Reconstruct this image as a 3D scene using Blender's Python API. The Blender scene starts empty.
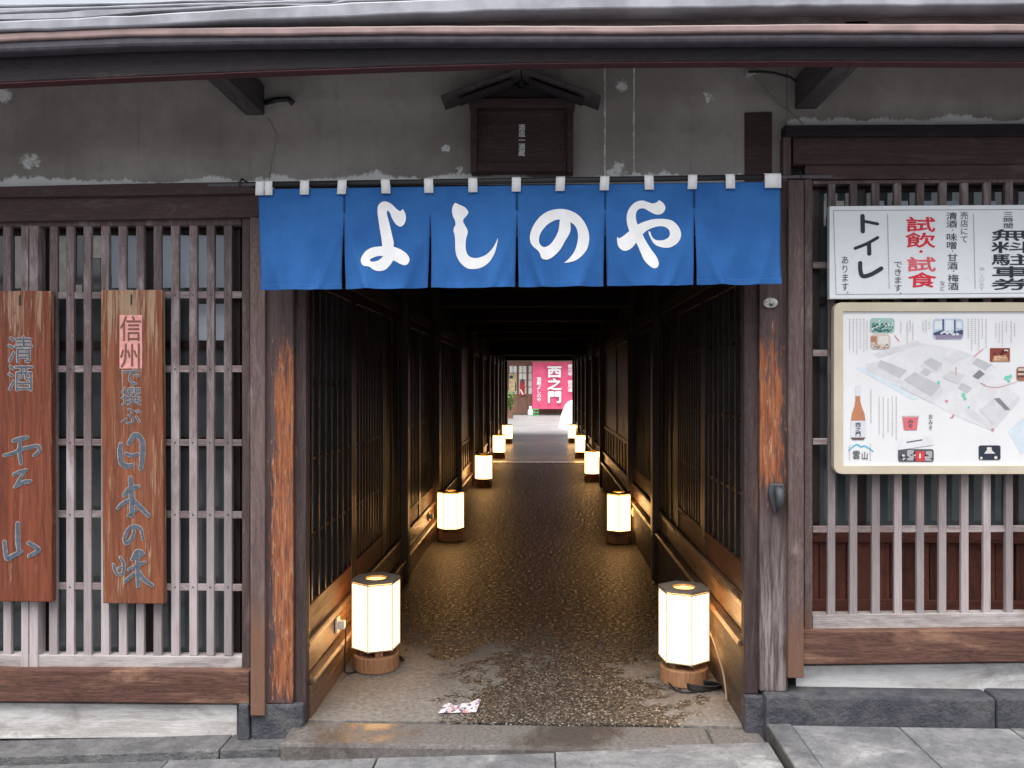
import bpy, bmesh, math, random
from mathutils import Vector, Matrix
random.seed(7)
R = math.radians
S = bpy.context.scene
COL = S.collection
# ------------------------------------------------------------------ camera
EYE, FPX, YAW = 1.5, 829.0, R(2.0)
cd = bpy.data.cameras.new("camera"); cam = bpy.data.objects.new("camera", cd); COL.objects.link(cam)
cam.location = (0, 0, EYE); cam.rotation_euler = (R(90), 0, YAW)
cd.sensor_width = 36; cd.lens = FPX / 1024 * 36; cd.clip_start = 0.05; cd.clip_end = 2000
S.camera = cam
# ------------------------------------------------------------------ light: bright overcast
w = bpy.data.worlds.new("World"); S.world = w; w.use_nodes = True
wn = w.node_tree.nodes; wl = w.node_tree.links
bg = wn["Background"]; sky = wn.new("ShaderNodeTexSky"); sky.sky_type = 'NISHITA'; sky.sun_disc = False
SUN_EL, SUN_AZ = R(70), R(195)         # high, behind the photographer
sky.sun_elevation = SUN_EL; sky.sun_rotation = SUN_AZ; sky.dust_density = 3.0; sky.air_density = 1.0
hs = wn.new("ShaderNodeHueSaturation"); hs.inputs["Saturation"].default_value = 0.30
wl.new(sky.outputs[0], hs.inputs["Color"]); wl.new(hs.outputs[0], bg.inputs[0]); bg.inputs[1].default_value = 0.115
sl = bpy.data.lights.new("sun", 'SUN'); sl.energy = 2.3; sl.angle = R(60); sl.color = (1, .97, .93)
so = bpy.data.objects.new("sun", sl); COL.objects.link(so)
sd = Vector((math.sin(SUN_AZ) * math.cos(SUN_EL), math.cos(SUN_AZ) * math.cos(SUN_EL), math.sin(SUN_EL)))
so.rotation_euler = sd.to_track_quat('Z', 'Y').to_euler(); so.location = (0, -10, 20)
vs = S.view_settings; vs.view_transform = 'Standard'; vs.look = 'None'; vs.gamma = 1; vs.use_curve_mapping = False
vs.exposure = 1.15
S.render.engine = 'CYCLES'
S.cycles.max_bounces = 8; S.cycles.diffuse_bounces = 5; S.cycles.use_denoising = True
S.cycles.sample_clamp_indirect = 6

# ------------------------------------------------------------------ helpers
CT, ST = math.cos(YAW), math.sin(YAW)
def P(px, py, Y):
    """survey: the point of the photo on the upright plane at depth Y -> (X, Z)"""
    u = (px - 512) / FPX; v = (384 - py) / FPX
    t = Y / (u * ST + CT)
    return ((u * CT - ST) * t, EYE + v * t)
def PX(px, Y): return P(px, 384, Y)[0]
def PZ(py, Y, px=512): return P(px, py, Y)[1]

class MB:
    def __init__(s): s.v = []; s.f = []
    def add(s, vs_, fs_):
        n = len(s.v); s.v += [tuple(a) for a in vs_]; s.f += [tuple(i + n for i in f) for f in fs_]; return s
    def box(s, x0, x1, y0, y1, z0, z1, j=0.0):
        if x0 > x1: x0, x1 = x1, x0
        if y0 > y1: y0, y1 = y1, y0
        if z0 > z1: z0, z1 = z1, z0
        r = lambda: random.uniform(-j, j)
        v = [(x + r(), y + r(), z + r()) for z in (z0, z1) for (x, y) in ((x0, y0), (x1, y0), (x1, y1), (x0, y1))]
        return s.add(v, [(3, 2, 1, 0), (4, 5, 6, 7), (0, 1, 5, 4), (1, 2, 6, 5), (2, 3, 7, 6), (3, 0, 4, 7)])
    def prism(s, poly, axis, a0, a1):
        """poly = 2D outline; axis 'x': (y,z), 'y': (x,z), 'z': (x,y)"""
        def mk(p, a): return {'x': (a, p[0], p[1]), 'y': (p[0], a, p[1]), 'z': (p[0], p[1], a)}[axis]
        n = len(poly)
        v = [mk(p, a0) for p in poly] + [mk(p, a1) for p in poly]
        return s.add(v, [tuple(range(n))[::-1], tuple(range(n, 2 * n))] + [(i, (i + 1) % n, n + (i + 1) % n, n + i) for i in range(n)])
    def tube(s, pts, r, n=8):
        pts = [Vector(p) for p in pts]; rings = []
        for i, p in enumerate(pts):
            d = (pts[min(i + 1, len(pts) - 1)] - pts[max(i - 1, 0)]).normalized()
            a = d.orthogonal().normalized(); b = d.cross(a)
            rr = r[i] if isinstance(r, (list, tuple)) else r
            rings.append([p + (a * math.cos(2 * math.pi * k / n) + b * math.sin(2 * math.pi * k / n)) * rr for k in range(n)])
        # keep rings aligned
        for i in range(1, len(rings)):
            best = min(range(n), key=lambda k: sum((rings[i][(k + q) % n] - rings[i - 1][q]).length for q in range(n)))
            rings[i] = [rings[i][(best + q) % n] for q in range(n)]
        v = [q for rg in rings for q in rg]; f = []
        for i in range(len(rings) - 1):
            for k in range(n):
                a = i * n + k; b = i * n + (k + 1) % n
                f.append((a, b, b + n, a + n))
        f.append(tuple(range(n))[::-1]); f.append(tuple(range(len(v) - n, len(v))))
        return s.add(v, f)
    def lathe(s, prof, c=(0, 0, 0), n=24, ang=0, cap=True):
        v = []; f = []
        for (r, z) in prof:
            for k in range(n):
                a = 2 * math.pi * k / n + ang
                v.append((c[0] + r * math.cos(a), c[1] + r * math.sin(a), c[2] + z))
        for i in range(len(prof) - 1):
            for k in range(n):
                a = i * n + k; b = i * n + (k + 1) % n
                f.append((a, b, b + n, a + n))
        if cap:
            f.append(tuple(range(n))[::-1]); f.append(tuple(range(len(v) - n, len(v))))
        return s.add(v, f)
    def ribbon(s, rows, Y, dY, jit=0):
        """rows = [(px, ytop, ybot)] measured on plane Y; a long bar of depth dY following the building's sag"""
        if jit:                                           # bent, dented sheet metal: extra points with small dents
            d_ = []
            for (p, a, b), (p2, a2, b2) in zip(rows, rows[1:]):
                k_ = max(1, int((p2 - p) / 22))
                for i in range(k_):
                    t = i / k_; d_.append((p + (p2 - p) * t, a + (a2 - a) * t + random.uniform(-jit, jit), b + (b2 - b) * t + random.uniform(-jit, jit)))
            rows = d_ + [rows[-1]]
        top = [P(p, a, Y) for p, a, b in rows]; bot = [P(p, b, Y) for p, a, b in rows]
        n = len(rows); v = []
        for (x, z), (x2, z2) in zip(top, bot):
            v += [(x, Y, z), (x2, Y, z2), (x2, Y + dY, z2), (x, Y + dY, z)]
        f = [(0, 1, 2, 3), (4 * n - 1, 4 * n - 2, 4 * n - 3, 4 * n - 4)]
        for i in range(n - 1):
            a = 4 * i; b = a + 4
            for k in range(4): f.append((a + k, b + k, b + (k + 1) % 4, a + (k + 1) % 4))
        return s.add(v, f)
    def build(s, name, mat, parent=None, bevel=0, smooth=False, recalc=True):
        me = bpy.data.meshes.new(name)
        off = world_loc(parent) if parent else Vector((0, 0, 0))
        me.from_pydata([Vector(p) - off for p in s.v], [], s.f)
        if recalc:
            b = bmesh.new(); b.from_mesh(me); bmesh.ops.recalc_face_normals(b, faces=b.faces); b.to_mesh(me); b.free()
        if smooth:
            for p in me.polygons: p.use_smooth = True
        me.materials.append(mat)
        o = bpy.data.objects.new(name, me); COL.objects.link(o)
        if parent: o.parent = parent
        if bevel:
            m = o.modifiers.new("bevel", 'BEVEL'); m.width = bevel; m.segments = 2; m.limit_method = 'ANGLE'; m.angle_limit = R(40)
        return o
def world_loc(o):
    v = Vector((0, 0, 0))
    while o: v += Vector(o.location); o = o.parent
    return v
def tag(o, label, cat, group=None, kind=None):
    o["label"] = label; o["category"] = cat
    if group: o["group"] = group
    if kind: o["kind"] = kind
    return o
def thing(name, label, cat, loc=(0, 0, 0), group=None):
    o = bpy.data.objects.new(name, None); COL.objects.link(o); o.location = loc; o.empty_display_size = .1
    return tag(o, label, cat, group)
def struct(o): o["kind"] = "structure"; return o
def dup(root, loc, label, rz=None):
    r = root.copy(); COL.objects.link(r); r.location = loc; r["label"] = label
    if rz is not None: r.rotation_euler = (0, 0, rz)
    for ch in list(root.children):
        c = ch.copy(); COL.objects.link(c); c.parent = r
        for g in ch.children:
            d = g.copy(); COL.objects.link(d); d.parent = c
    return r

# ------------------------------------------------------------------ material kit
class NT:
    def __init__(s, name):
        s.m = bpy.data.materials.new(name); s.m.use_nodes = True
        s.t = s.m.node_tree; s.b = s.t.nodes["Principled BSDF"]; s.co = None
    def n(s, typ, **kw):
        o = s.t.nodes.new("ShaderNode" + typ)
        for k, v in kw.items(): setattr(o, k, v)
        return o
    def l(s, a, b): s.t.links.new(a, b)
    def put(s, inp, v):
        if hasattr(v, 'is_output') or isinstance(v, bpy.types.NodeSocket): s.l(v, inp)
        elif isinstance(v, tuple) and len(v) == 3 and inp.type == 'RGBA': inp.default_value = (*v, 1)
        else: inp.default_value = v
    def coord(s):
        if not s.co: s.co = s.n("TexCoord").outputs["Object"]
        return s.co
    def map(s, scale, loc=(0, 0, 0)):
        m = s.n("Mapping"); m.inputs["Scale"].default_value = scale; m.inputs["Location"].default_value = loc
        s.l(s.coord(), m.inputs["Vector"]); return m.outputs[0]
    def noise(s, vec, scale=1, detail=6, rough=.6, dist=0):
        k = s.n("TexNoise"); s.put(k.inputs["Vector"], vec); k.inputs["Scale"].default_value = scale
        k.inputs["Detail"].default_value = detail; k.inputs["Roughness"].default_value = rough; k.inputs["Distortion"].default_value = dist
        return k.outputs[0]
    def voro(s, vec, scale, feat='F1', out="Distance"):
        k = s.n("TexVoronoi", feature=feat); s.put(k.inputs["Vector"], vec); k.inputs["Scale"].default_value = scale
        return k.outputs[out]
    def math(s, op, a, b=0.0, c=0.0, clamp=False):
        k = s.n("Math", operation=op); k.use_clamp = clamp
        s.put(k.inputs[0], a); s.put(k.inputs[1], b); s.put(k.inputs[2], c); return k.outputs[0]
    def rng(s, v, a, b, c=0.0, d=1.0):
        k = s.n("MapRange", interpolation_type='SMOOTHSTEP'); s.put(k.inputs[0], v)
        for i, q in enumerate((a, b, c, d)): s.put(k.inputs[1 + i], q)
        return k.outputs[0]
    def mix(s, f, a, b):
        k = s.n("Mix", data_type='RGBA'); s.put(k.inputs[0], f); s.put(k.inputs[6], a); s.put(k.inputs[7], b); return k.outputs[2]
    def xyz(s):
        k = s.n("SeparateXYZ"); s.l(s.coord(), k.inputs[0]); return k.outputs
    def ramp(s, v, stops):
        k = s.n("ValToRGB"); e = k.color_ramp.elements
        while len(e) < len(stops): e.new(.5)
        for q, (p, c) in zip(e, stops): q.position = p; q.color = (*c, 1)
        s.put(k.inputs[0], v); return k.outputs[0]
    def bump(s, h, strength=.3, dist=.01, nrm=None):
        k = s.n("Bump"); k.inputs["Strength"].default_value = strength; k.inputs["Distance"].default_value = dist
        s.put(k.inputs["Height"], h)
        if nrm: s.l(nrm, k.inputs["Normal"])
        return k.outputs[0]
    def vary(s, col, amt=.15):
        oi = s.n("ObjectInfo"); k = s.n("HueSaturation"); s.put(k.inputs["Color"], col)
        s.put(k.inputs["Value"], s.rng(oi.outputs["Random"], 0, 1, 1 - amt, 1 + amt)); return k.outputs[0]
    def done(s, col, rough=.7, nrm=None, spec=.3):
        s.put(s.b.inputs["Base Color"], col); s.put(s.b.inputs["Roughness"], rough); s.b.inputs["Specular IOR Level"].default_value = spec
        if nrm: s.l(nrm, s.b.inputs["Normal"])
        return s.m

def stretch(axis, along, across): return tuple(along if i == 'xyz'.index(axis) else across for i in range(3))
def wood(name, dark, light, axis, weather=None, wamt=.5, rough=.72, spec=.25, vary=.14, dirt=.35, low=None):
    k = NT(name)
    g = k.noise(k.map(stretch(axis, .9, 13)), 3, 8, .65, .9)
    fine = k.noise(k.map(stretch(axis, 2.2, 60)), 3, 4, .6)
    ring = k.noise(k.map(stretch(axis, .5, 5)), 4, 3, .5, 2.2)
    ringw = k.math('PINGPONG', k.math('MULTIPLY', ring, 9), .5)
    v = k.math('ADD', k.math('MULTIPLY', g, .75), k.math('MULTIPLY', ringw, .35))
    c = k.mix(k.rng(v, .3, .75), dark, light)
    if weather:
        big = k.noise(k.map(stretch(axis, .8, 3.5), (3, 7, 1)), 2.3, 7, .7, .4)
        c = k.mix(k.rng(big, .62 - wamt * .35, .82 - wamt * .35), c, weather)
    d = k.noise(k.map((1, 1, 1), (5, 2, 9)), 5, 8, .7)
    c = k.mix(k.math('MULTIPLY', k.rng(d, .5, .75), dirt), c, tuple(x * .35 for x in dark))
    c = k.mix(k.math('MULTIPLY', k.rng(fine, .55, .72), .35), c, tuple(x * .45 for x in dark))
    if low:
        q = k.math('ADD', k.xyz()[2], k.math('MULTIPLY', k.math('SUBTRACT', g, .5), .5))
        c = k.mix(k.math('MULTIPLY', k.rng(q, low[1], low[2], .85, 0), k.rng(fine, .3, .6, .6, 1)), c, low[0])
    if vary: c = k.vary(c, vary)
    nr = k.bump(k.math('ADD', fine, k.math('MULTIPLY', g, .8)), .45, .004)
    return k.done(c, k.rng(g, .3, .8, rough - .12, rough + .15), nr, spec)
def plain(name, col, rough=.6, spec=.3, mott=.12, scale=20, metal=0.0):
    k = NT(name); nz = k.noise(k.map((1, 1, 1)), scale, 5, .6)
    c = k.mix(k.rng(nz, .35, .7), tuple(x * (1 - mott) for x in col), tuple(min(1, x * (1 + mott)) for x in col))
    k.b.inputs["Metallic"].default_value = metal
    return k.done(c, k.rng(nz, .3, .7, max(.03, rough - .08), min(1, rough + .1)), k.bump(nz, .12, .003), spec)
def glow(name, col, strength, base=(.8, .78, .7)):
    k = NT(name); k.put(k.b.inputs["Emission Color"], col); k.b.inputs["Emission Strength"].default_value = strength
    return k.done(base, .8)
def stone(name, a, b, scale=6, rough=.85, bump=.6, pale=None, island=.2):
    k = NT(name)
    n1 = k.noise(k.map((1, 1, 1)), scale, 9, .7); n2 = k.noise(k.map((1, 1, 1), (4, 4, 4)), scale * 14, 4, .7)
    n3 = k.noise(k.map((1, 1, 1), (8, 1, 3)), scale * .5, 5, .6, .5)
    c = k.mix(k.rng(n1, .3, .7), a, b)
    c = k.mix(k.math('MULTIPLY', k.rng(n2, .5, .75), .4), c, tuple(x * .5 for x in a))
    if pale: c = k.mix(k.math('MULTIPLY', k.rng(n3, .52, .72), .7), c, pale)
    if island:
        gi = k.n("NewGeometry"); h = k.n("HueSaturation"); k.put(h.inputs["Color"], c)
        k.put(h.inputs["Value"], k.rng(gi.outputs["Random Per Island"], 0, 1, 1 - island, 1 + island)); c = h.outputs[0]
    n4 = k.noise(k.map((1, 1, 1), (2, 7, 5)), scale * 4.5, 5, .65)
    nr = k.bump(k.math('ADD', k.math('ADD', k.math('MULTIPLY', n1, .8), k.math('MULTIPLY', n4, 1.0)), k.math('MULTIPLY', n2, .4)), bump, .016)
    c = k.mix(k.math('MULTIPLY', k.rng(n4, .5, .7), .3 * min(1, bump)), c, tuple(x * .55 for x in a))
    return k.done(c, rough, nr, .25)

def board_wood(name, dark, light, pale, bias):
    """long varnished board: wavy cathedral grain, varnish worn to pale streaks, most at its head and edges"""
    k = NT(name); X, Y, Z = k.xyz()
    warp = k.noise(k.map((1.5, 1, .8)), 2.2, 3, .5)
    u = k.math('ADD', k.math('MULTIPLY', X, 40), k.math('MULTIPLY', warp, 9))
    ring = k.math('POWER', k.math('PINGPONG', k.math('ADD', u, k.math('MULTIPLY', Z, 1.2)), .5), 2.2)
    g = k.noise(k.map((16, 16, .8)), 3, 8, .65, .9); fine = k.noise(k.map((70, 70, 2)), 3, 4, .6)
    big = k.noise(k.map((2.2, 1, .9), (3, 1, 2)), 2, 5, .6)
    c = k.mix(k.rng(g, .3, .72), dark, light)
    c = k.mix(k.math('MULTIPLY', k.rng(big, .42, .65), .55), c, tuple(x * .5 for x in light))
    streak = k.noise(k.map((26, 26, 1.3), (1, 5, 2)), 2, 8, .72, .5)
    m = k.math('ADD', streak, k.rng(Z, .85, 1.36, -.02, .085)); m = k.math('ADD', m, k.math('MULTIPLY', big, .12)); m = k.math('ADD', m, bias - .06)
    c = k.mix(k.math('MULTIPLY', k.rng(m, .56, .68), .85), c, pale)
    c = k.mix(k.math('MULTIPLY', k.rng(ring, .14, .24), .22), c, k.mix(k.rng(big, .45, .55), tuple(x * .45 for x in dark), pale))
    c = k.mix(k.math('MULTIPLY', k.rng(fine, .55, .7), .4), c, tuple(x * .6 for x in dark))
    return k.done(c, k.rng(g, .3, .7, .55, .75), k.bump(k.math('ADD', fine, g), .5, .004), .3)
BAR = wood("weathered_bar", (.125, .09, .09), (.275, .21, .208), 'z', (.39, .335, .338), .42, vary=.24, low=((.46, .405, .41), .45, 1.55))
BARX = wood("weathered_rail", (.16, .118, .116), (.30, .24, .235), 'x', (.42, .365, .365), .45)
PALE_RAIL = wood("bleached_rail", (.27, .225, .215), (.46, .41, .40), 'x', (.56, .52, .51), .6)
SILL = wood("worn_brown_sill", (.065, .034, .028), (.18, .088, .062), 'x', (.27, .15, .10), .38, dirt=.6)
LINTEL = wood("dark_brown_lintel", (.055, .034, .034), (.12, .073, .07), 'x', (.15, .115, .115), .2)
FRAMEZ = wood("dark_brown_upright", (.085, .056, .055), (.175, .12, .115), 'z', (.27, .215, .21), .35)
CASING = wood("casing_board", (.105, .072, .068), (.21, .15, .14), 'z', (.30, .235, .225), .3, low=((.20, .10, .06), .35, .62))
BEAM = wood("eave_timber", (.018, .015, .018), (.042, .034, .039), 'x', (.10, .075, .07), .1)
ARM = wood("bracket_timber", (.045, .04, .042), (.105, .095, .098), 'y', (.13, .12, .12), .2)
DARKX = wood("sooty_timber_x", (.010, .0075, .0072), (.024, .017, .015), 'x', spec=.12, rough=.8)
DARKY = wood("sooty_timber_y", (.016, .011, .0095), (.04, .027, .022), 'y', spec=.25, rough=.7)
DARKZ = wood("sooty_timber_z", (.012, .0068, .006), (.036, .020, .0165), 'z', spec=.45, rough=.40)
LEDGE = wood("passage_ledge", (.10, .055, .030), (.25, .145, .078), 'y', (.27, .19, .125), .3, rough=.36, spec=.6)
REDRAIL = wood("red_brown_panel_rail", (.06, .024, .014), (.14, .06, .034), 'y', rough=.55)
DARKEND = wood("red_black_end_board", (.03, .016, .014), (.075, .036, .028), 'z')
LITPANEL = wood("lit_brown_panel", (.13, .09, .066), (.27, .20, .15), 'z', rough=.42, spec=.5)  # brown boards, colour raised to carry the daylight and lantern glow on them
REDBOARD = wood("red_brown_board", (.06, .02, .015), (.15, .045, .03), 'z', dirt=.45, vary=.3)
SHRINE = wood("dark_red_shrine_wood", (.038, .024, .024), (.08, .05, .049), 'x')
SIGNWOOD = board_wood("orange_signboard", (.115, .031, .019), (.29, .078, .038), (.40, .27, .18), -.015)
SIGNWOOD2 = board_wood("tan_signboard", (.14, .045, .025), (.32, .105, .05), (.42, .29, .19), .03)
WHITEBOARD = wood("whitewashed_board", (.44, .41, .39), (.68, .66, .64), 'x', (.78, .77, .76), .6, dirt=.5)
BASEWOOD = wood("lantern_base_wood", (.33, .16, .08), (.54, .30, .16), 'z', rough=.6)
LIDWOOD = wood("lantern_lid_wood", (.24, .19, .15), (.40, .33, .27), 'x')
BLUE = None
WHITE_INK = plain("white_print", (.82, .82, .83), .85, mott=.04)
BLACKMETAL = plain("black_metal", (.018, .018, .02), .45, .5)
IRON = plain("dark_iron", (.06, .065, .075), .5, .5)
WHITEPLASTIC = plain("painted_white_reflection", (.75, .72, .66), .4)
ENAMEL = plain("white_enamel", (.84, .865, .885), .3, .45, mott=.02, scale=4)
INK = plain("charcoal_ink", (.035, .04, .055), .6)
GREYINK = plain("grey_ink", (.40, .40, .42), .7)
FAINTINK = plain("faint_ink", (.60, .60, .63), .7)
REDINK = plain("red_ink", (.74, .035, .06), .6)
PINKINK = plain("faded_red_ink", (.80, .13, .16), .6)
FACADE_GLASS = NT("grey_window_glass"); FACADE_GLASS = FACADE_GLASS.done((.075, .085, .09), .05, None, .6)
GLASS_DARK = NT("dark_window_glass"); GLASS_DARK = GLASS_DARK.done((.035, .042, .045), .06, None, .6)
COPPER = plain("aged_copper", (.30, .205, .195), .45, .5, mott=.2, scale=7)
GUTTER = plain("grey_gutter", (.07, .062, .078), .5, .4, mott=.2)
ROOFTIN = plain("pale_roof_sheet", (.30, .305, .34), .4, .5, mott=.25, scale=5)
SOFFIT = wood("grey_fascia_board", (.13, .105, .10), (.26, .22, .21), 'x', (.30, .27, .26), .3)
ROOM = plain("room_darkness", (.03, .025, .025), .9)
PANE_REFLECTION = plain("painted_pane_reflection", (.58, .65, .74), .7, mott=.08, scale=3)  # pale colour standing in for bright sky reflected in the panes
CHAR = plain("carved_grey_paint", (.10, .12, .155), .7, mott=.25, scale=60)
EDGE = plain("carved_pale_edge", (.42, .38, .36), .8, mott=.25, scale=60)
PINKPAPER = plain("pink_paint", (.78, .36, .33), .8, mott=.12, scale=50)
CABLE = plain("black_cable", (.02, .02, .022), .5)
GREYWIRE = plain("grey_wire", (.22, .21, .2), .5)
STONE = stone("plinth_stone", (.075, .079, .097), (.15, .15, .168), 13, .9, 1.0, (.20, .198, .195))
PAVE = stone("paving_stone", (.13, .131, .14), (.25, .25, .256), 7, .85, .9, (.42, .42, .42), .2)
KERB = stone("kerb_stone", (.11, .11, .117), (.22, .217, .22), 9, .85, 1.0, (.24, .235, .23), .15)
MORTAR = stone("joint_dirt", (.07, .068, .065), (.13, .125, .12), 15, .95, .6, island=0)
COURT = stone("courtyard_paving", (.24, .23, .225), (.34, .33, .325), .8, .5, .2, (.40, .39, .38), 0)

XA_, XB_ = -1.036, .881
JAMB = wood("dark_purple_jamb", (.05, .033, .033), (.115, .078, .075), 'z', (.24, .14, .09), .15)
def peel_mat(name, x_of_edge, dirn, width, z_hi, z_full, z_lo, z_end, grey):
    """dark painted post whose paint has worn to orange wood along one edge"""
    k = NT(name); X, Y, Z = k.xyz()
    g = k.noise(k.map((13, 13, .9)), 3, 8, .65, .8)
    base = k.mix(k.rng(g, .3, .75), (.062, .04, .04), (.125, .085, .085))
    t = k.math('MULTIPLY', k.math('SUBTRACT', X, x_of_edge), dirn / width)           # 0 at the worn edge -> 1
    near = k.math('MULTIPLY', k.rng(t, .62, 1.3, 1, 0), k.rng(Y, .004, .03, 1, .35))
    h = k.math('MULTIPLY', k.rng(Z, z_full, z_hi, 1, 0), k.rng(Z, z_end, z_lo, .0, 1))
    flake = k.noise(k.map((38, 38, 5)), 2.2, 9, .75, .3)
    spl = k.noise(k.map((16, 16, 2.2), (3, 1, 2)), 2, 6, .65, .5)
    m = k.math('ADD', k.math('MULTIPLY', flake, .85), k.math('ADD', k.math('MULTIPLY', spl, .6), -.225))
    m = k.math('ADD', m, k.math('MULTIPLY', k.math('MULTIPLY', near, h), .29))
    orange = k.mix(k.rng(k.noise(k.map((30, 30, 1.6)), 3, 7, .7), .32, .68), (.17, .045, .022), (.42, .165, .075))
    orange = k.mix(k.rng(flake, .56, .68), orange, (.52, .36, .22))
    c = k.mix(k.rng(m, .64, .77), base, orange)
    if grey:
        low = k.math('MULTIPLY', k.rng(Z, 1.05, .55, 0, 1), k.rng(k.noise(k.map((22, 22, 1.6)), 2, 7, .7), .40, .66))
        c = k.mix(k.math('MULTIPLY', low, .8), c, (.34, .30, .295))
    nr = k.bump(k.math('ADD', k.math('MULTIPLY', g, .6), k.math('MULTIPLY', m, .8)), .5, .006)
    return k.done(c, .72, nr, .25)

def plaster_mat(name, zb, lines=(), spots=()):
    k = NT(name); X, Y, Z = k.xyz()
    n1 = k.noise(k.map((1, 1, 1)), 1.6, 8, .6); n2 = k.noise(k.map((1, 1, 1), (2, 5, 1)), 22, 6, .7)
    c = k.mix(k.rng(n1, .36, .64), (.29, .265, .248), (.42, .39, .37))
    c = k.mix(k.math('MULTIPLY', k.rng(n2, .5, .75), .25), c, (.18, .165, .16))
    st = k.noise(k.map((9, 9, .7), (1, 0, 0)), 2, 6, .6)
    c = k.mix(k.math('MULTIPLY', k.rng(st, .52, .75), .35), c, (.20, .185, .175))
    wv = k.noise(k.map((1.6, 1, 0)), 2, 6, .65); fl = k.math('ADD', k.math('MULTIPLY', k.noise(k.map((1, 1, 1), (7, 3, 3)), 11, 9, .75), .5), k.math('MULTIPLY', k.noise(k.map((1, 1, 1), (1, 8, 3)), 42, 6, .7), .5))
    hgt = k.math('MULTIPLY', k.rng(wv, .38, .70, .22, 1), .060)
    up = k.math('DIVIDE', k.math('SUBTRACT', Z, zb), hgt)
    m = k.math('ADD', fl, k.rng(up, .1, 1.8, .40, -.08))
    pat = k.math('MULTIPLY', k.rng(k.noise(k.map((1, 1, 1), (9, 9, 1)), 2.7, 4, .5), .60, .70), k.rng(Z, zb + .30, zb + .02, .0, .16))
    m = k.math('ADD', m, pat)
    for x0, wd in lines:
        d = k.math('ABSOLUTE', k.math('SUBTRACT', k.math('ADD', X, k.math('MULTIPLY', fl, .016)), x0 + .008))
        m = k.math('MAXIMUM', m, k.math('ADD', k.rng(d, wd, 0, .0, .50), k.math('MULTIPLY', k.noise(k.map((2, 2, 14)), 2, 6, .7), .38)))
    wv2 = k.noise(k.map((1, 1, 1), (4, 4, 4)), 17, 5, .7)
    for x0, z0, rad in spots:
        dx = k.math('SUBTRACT', X, x0); dz = k.math('SUBTRACT', Z, z0)
        d = k.math('ADD', k.math('SQRT', k.math('ADD', k.math('MULTIPLY', dx, dx), k.math('MULTIPLY', dz, dz))), k.math('MULTIPLY', k.math('SUBTRACT', wv2, .5), .13))
        m = k.math('MAXIMUM', m, k.math('ADD', fl, k.rng(d, rad * .2, rad * 1.6, .22, -.2)))
    c = k.mix(k.math('MULTIPLY', k.rng(m, .57, .72), .94), c, k.mix(n2, (.78, .79, .78), (.92, .93, .93)))
    return k.done(c, .9, k.bump(k.math('ADD', k.math('MULTIPLY', n2, .5), k.math('MULTIPLY', k.rng(m, .62, .70), .6)), .4, .006), .15)

def floor_mat():
    k = NT("wet_gravel_concrete"); X, Y, Z = k.xyz()
    v = k.n("TexVoronoi"); k.l(k.map((1, 1, 1)), v.inputs["Vector"]); v.inputs["Scale"].default_value = 105
    peb = k.n("SeparateColor"); k.l(v.outputs["Color"], peb.inputs[0])
    c = k.ramp(peb.outputs[0], [(0, (.026, .022, .020)), (.35, (.068, .058, .048)), (.62, (.125, .106, .084)), (.85, (.21, .183, .148)), (1, (.52, .48, .42))])
    d = v.outputs["Distance"]
    c = k.mix(k.rng(d, .42, .75), c, (.03, .025, .021))
    n1 = k.math('ADD', k.math('MULTIPLY', k.noise(k.map((1, 1, 1)), 2.6, 8, .66, .6), .9), k.math('MULTIPLY', k.noise(k.map((1, 1, 1), (9, 2, 1)), 7.5, 6, .7), .6)); n1 = k.math('SUBTRACT', n1, .25); n2 = k.noise(k.map((1, 1, 1), (3, 3, 3)), 40, 5, .6)
    cl_ = k.noise(k.map((1, 1, 1), (11, 3, 1)), 38, 6, .7); hv = k.n("HueSaturation"); k.put(hv.inputs["Color"], c); k.put(hv.inputs["Value"], k.rng(cl_, .36, .64, .55, 1.5)); c = hv.outputs[0]
    # dry, cement-smooth patches along both walls near the street and a few further in
    ax = k.math('ABSOLUTE', k.math('SUBTRACT', X, .16))
    side = k.rng(ax, .15, .95, -.17, .20)
    front = k.rng(Y, .55, 1.5, 1, 0)
    m = k.math('ADD', n1, k.math('MULTIPLY', side, k.math('ADD', .25, front)))
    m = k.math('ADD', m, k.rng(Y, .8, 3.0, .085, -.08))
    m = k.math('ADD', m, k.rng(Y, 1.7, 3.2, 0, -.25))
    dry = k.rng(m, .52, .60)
    grey = k.mix(k.rng(n2, .3, .7), (.17, .155, .142), (.29, .272, .252))
    c = k.mix(k.math('MULTIPLY', dry, .88), c, grey)
    grime_shade = k.noise(k.map((1, .6, 1), (6, 1, 2)), 1.6, 6, .6)
    c = k.mix(k.math('MULTIPLY', k.rng(grime_shade, .5, .7), .2), c, (.028, .022, .019))
    c = k.mix(k.math('MULTIPLY', k.rng(k.math('ADD', Y, k.math('MULTIPLY', grime_shade, 2.0)), 1.4, 3.6), .74), c, (.016, .012, .010))  # colour darkened further in: painted shade of the dim passage
    wet = k.rng(cl_, .42, .64, -.10, .22)
    ro = k.math('ADD', k.math('SUBTRACT', .44, wet), k.math('MULTIPLY', dry, .38))
    h = k.math('SUBTRACT', k.math('ADD', k.math('MULTIPLY', n2, .35), k.math('MULTIPLY', cl_, .6)), k.math('MULTIPLY', k.math('MULTIPLY', d, d), k.math('SUBTRACT', 1.0, dry)))
    return k.done(c, ro, k.bump(h, .9, .009), .5)
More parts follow.
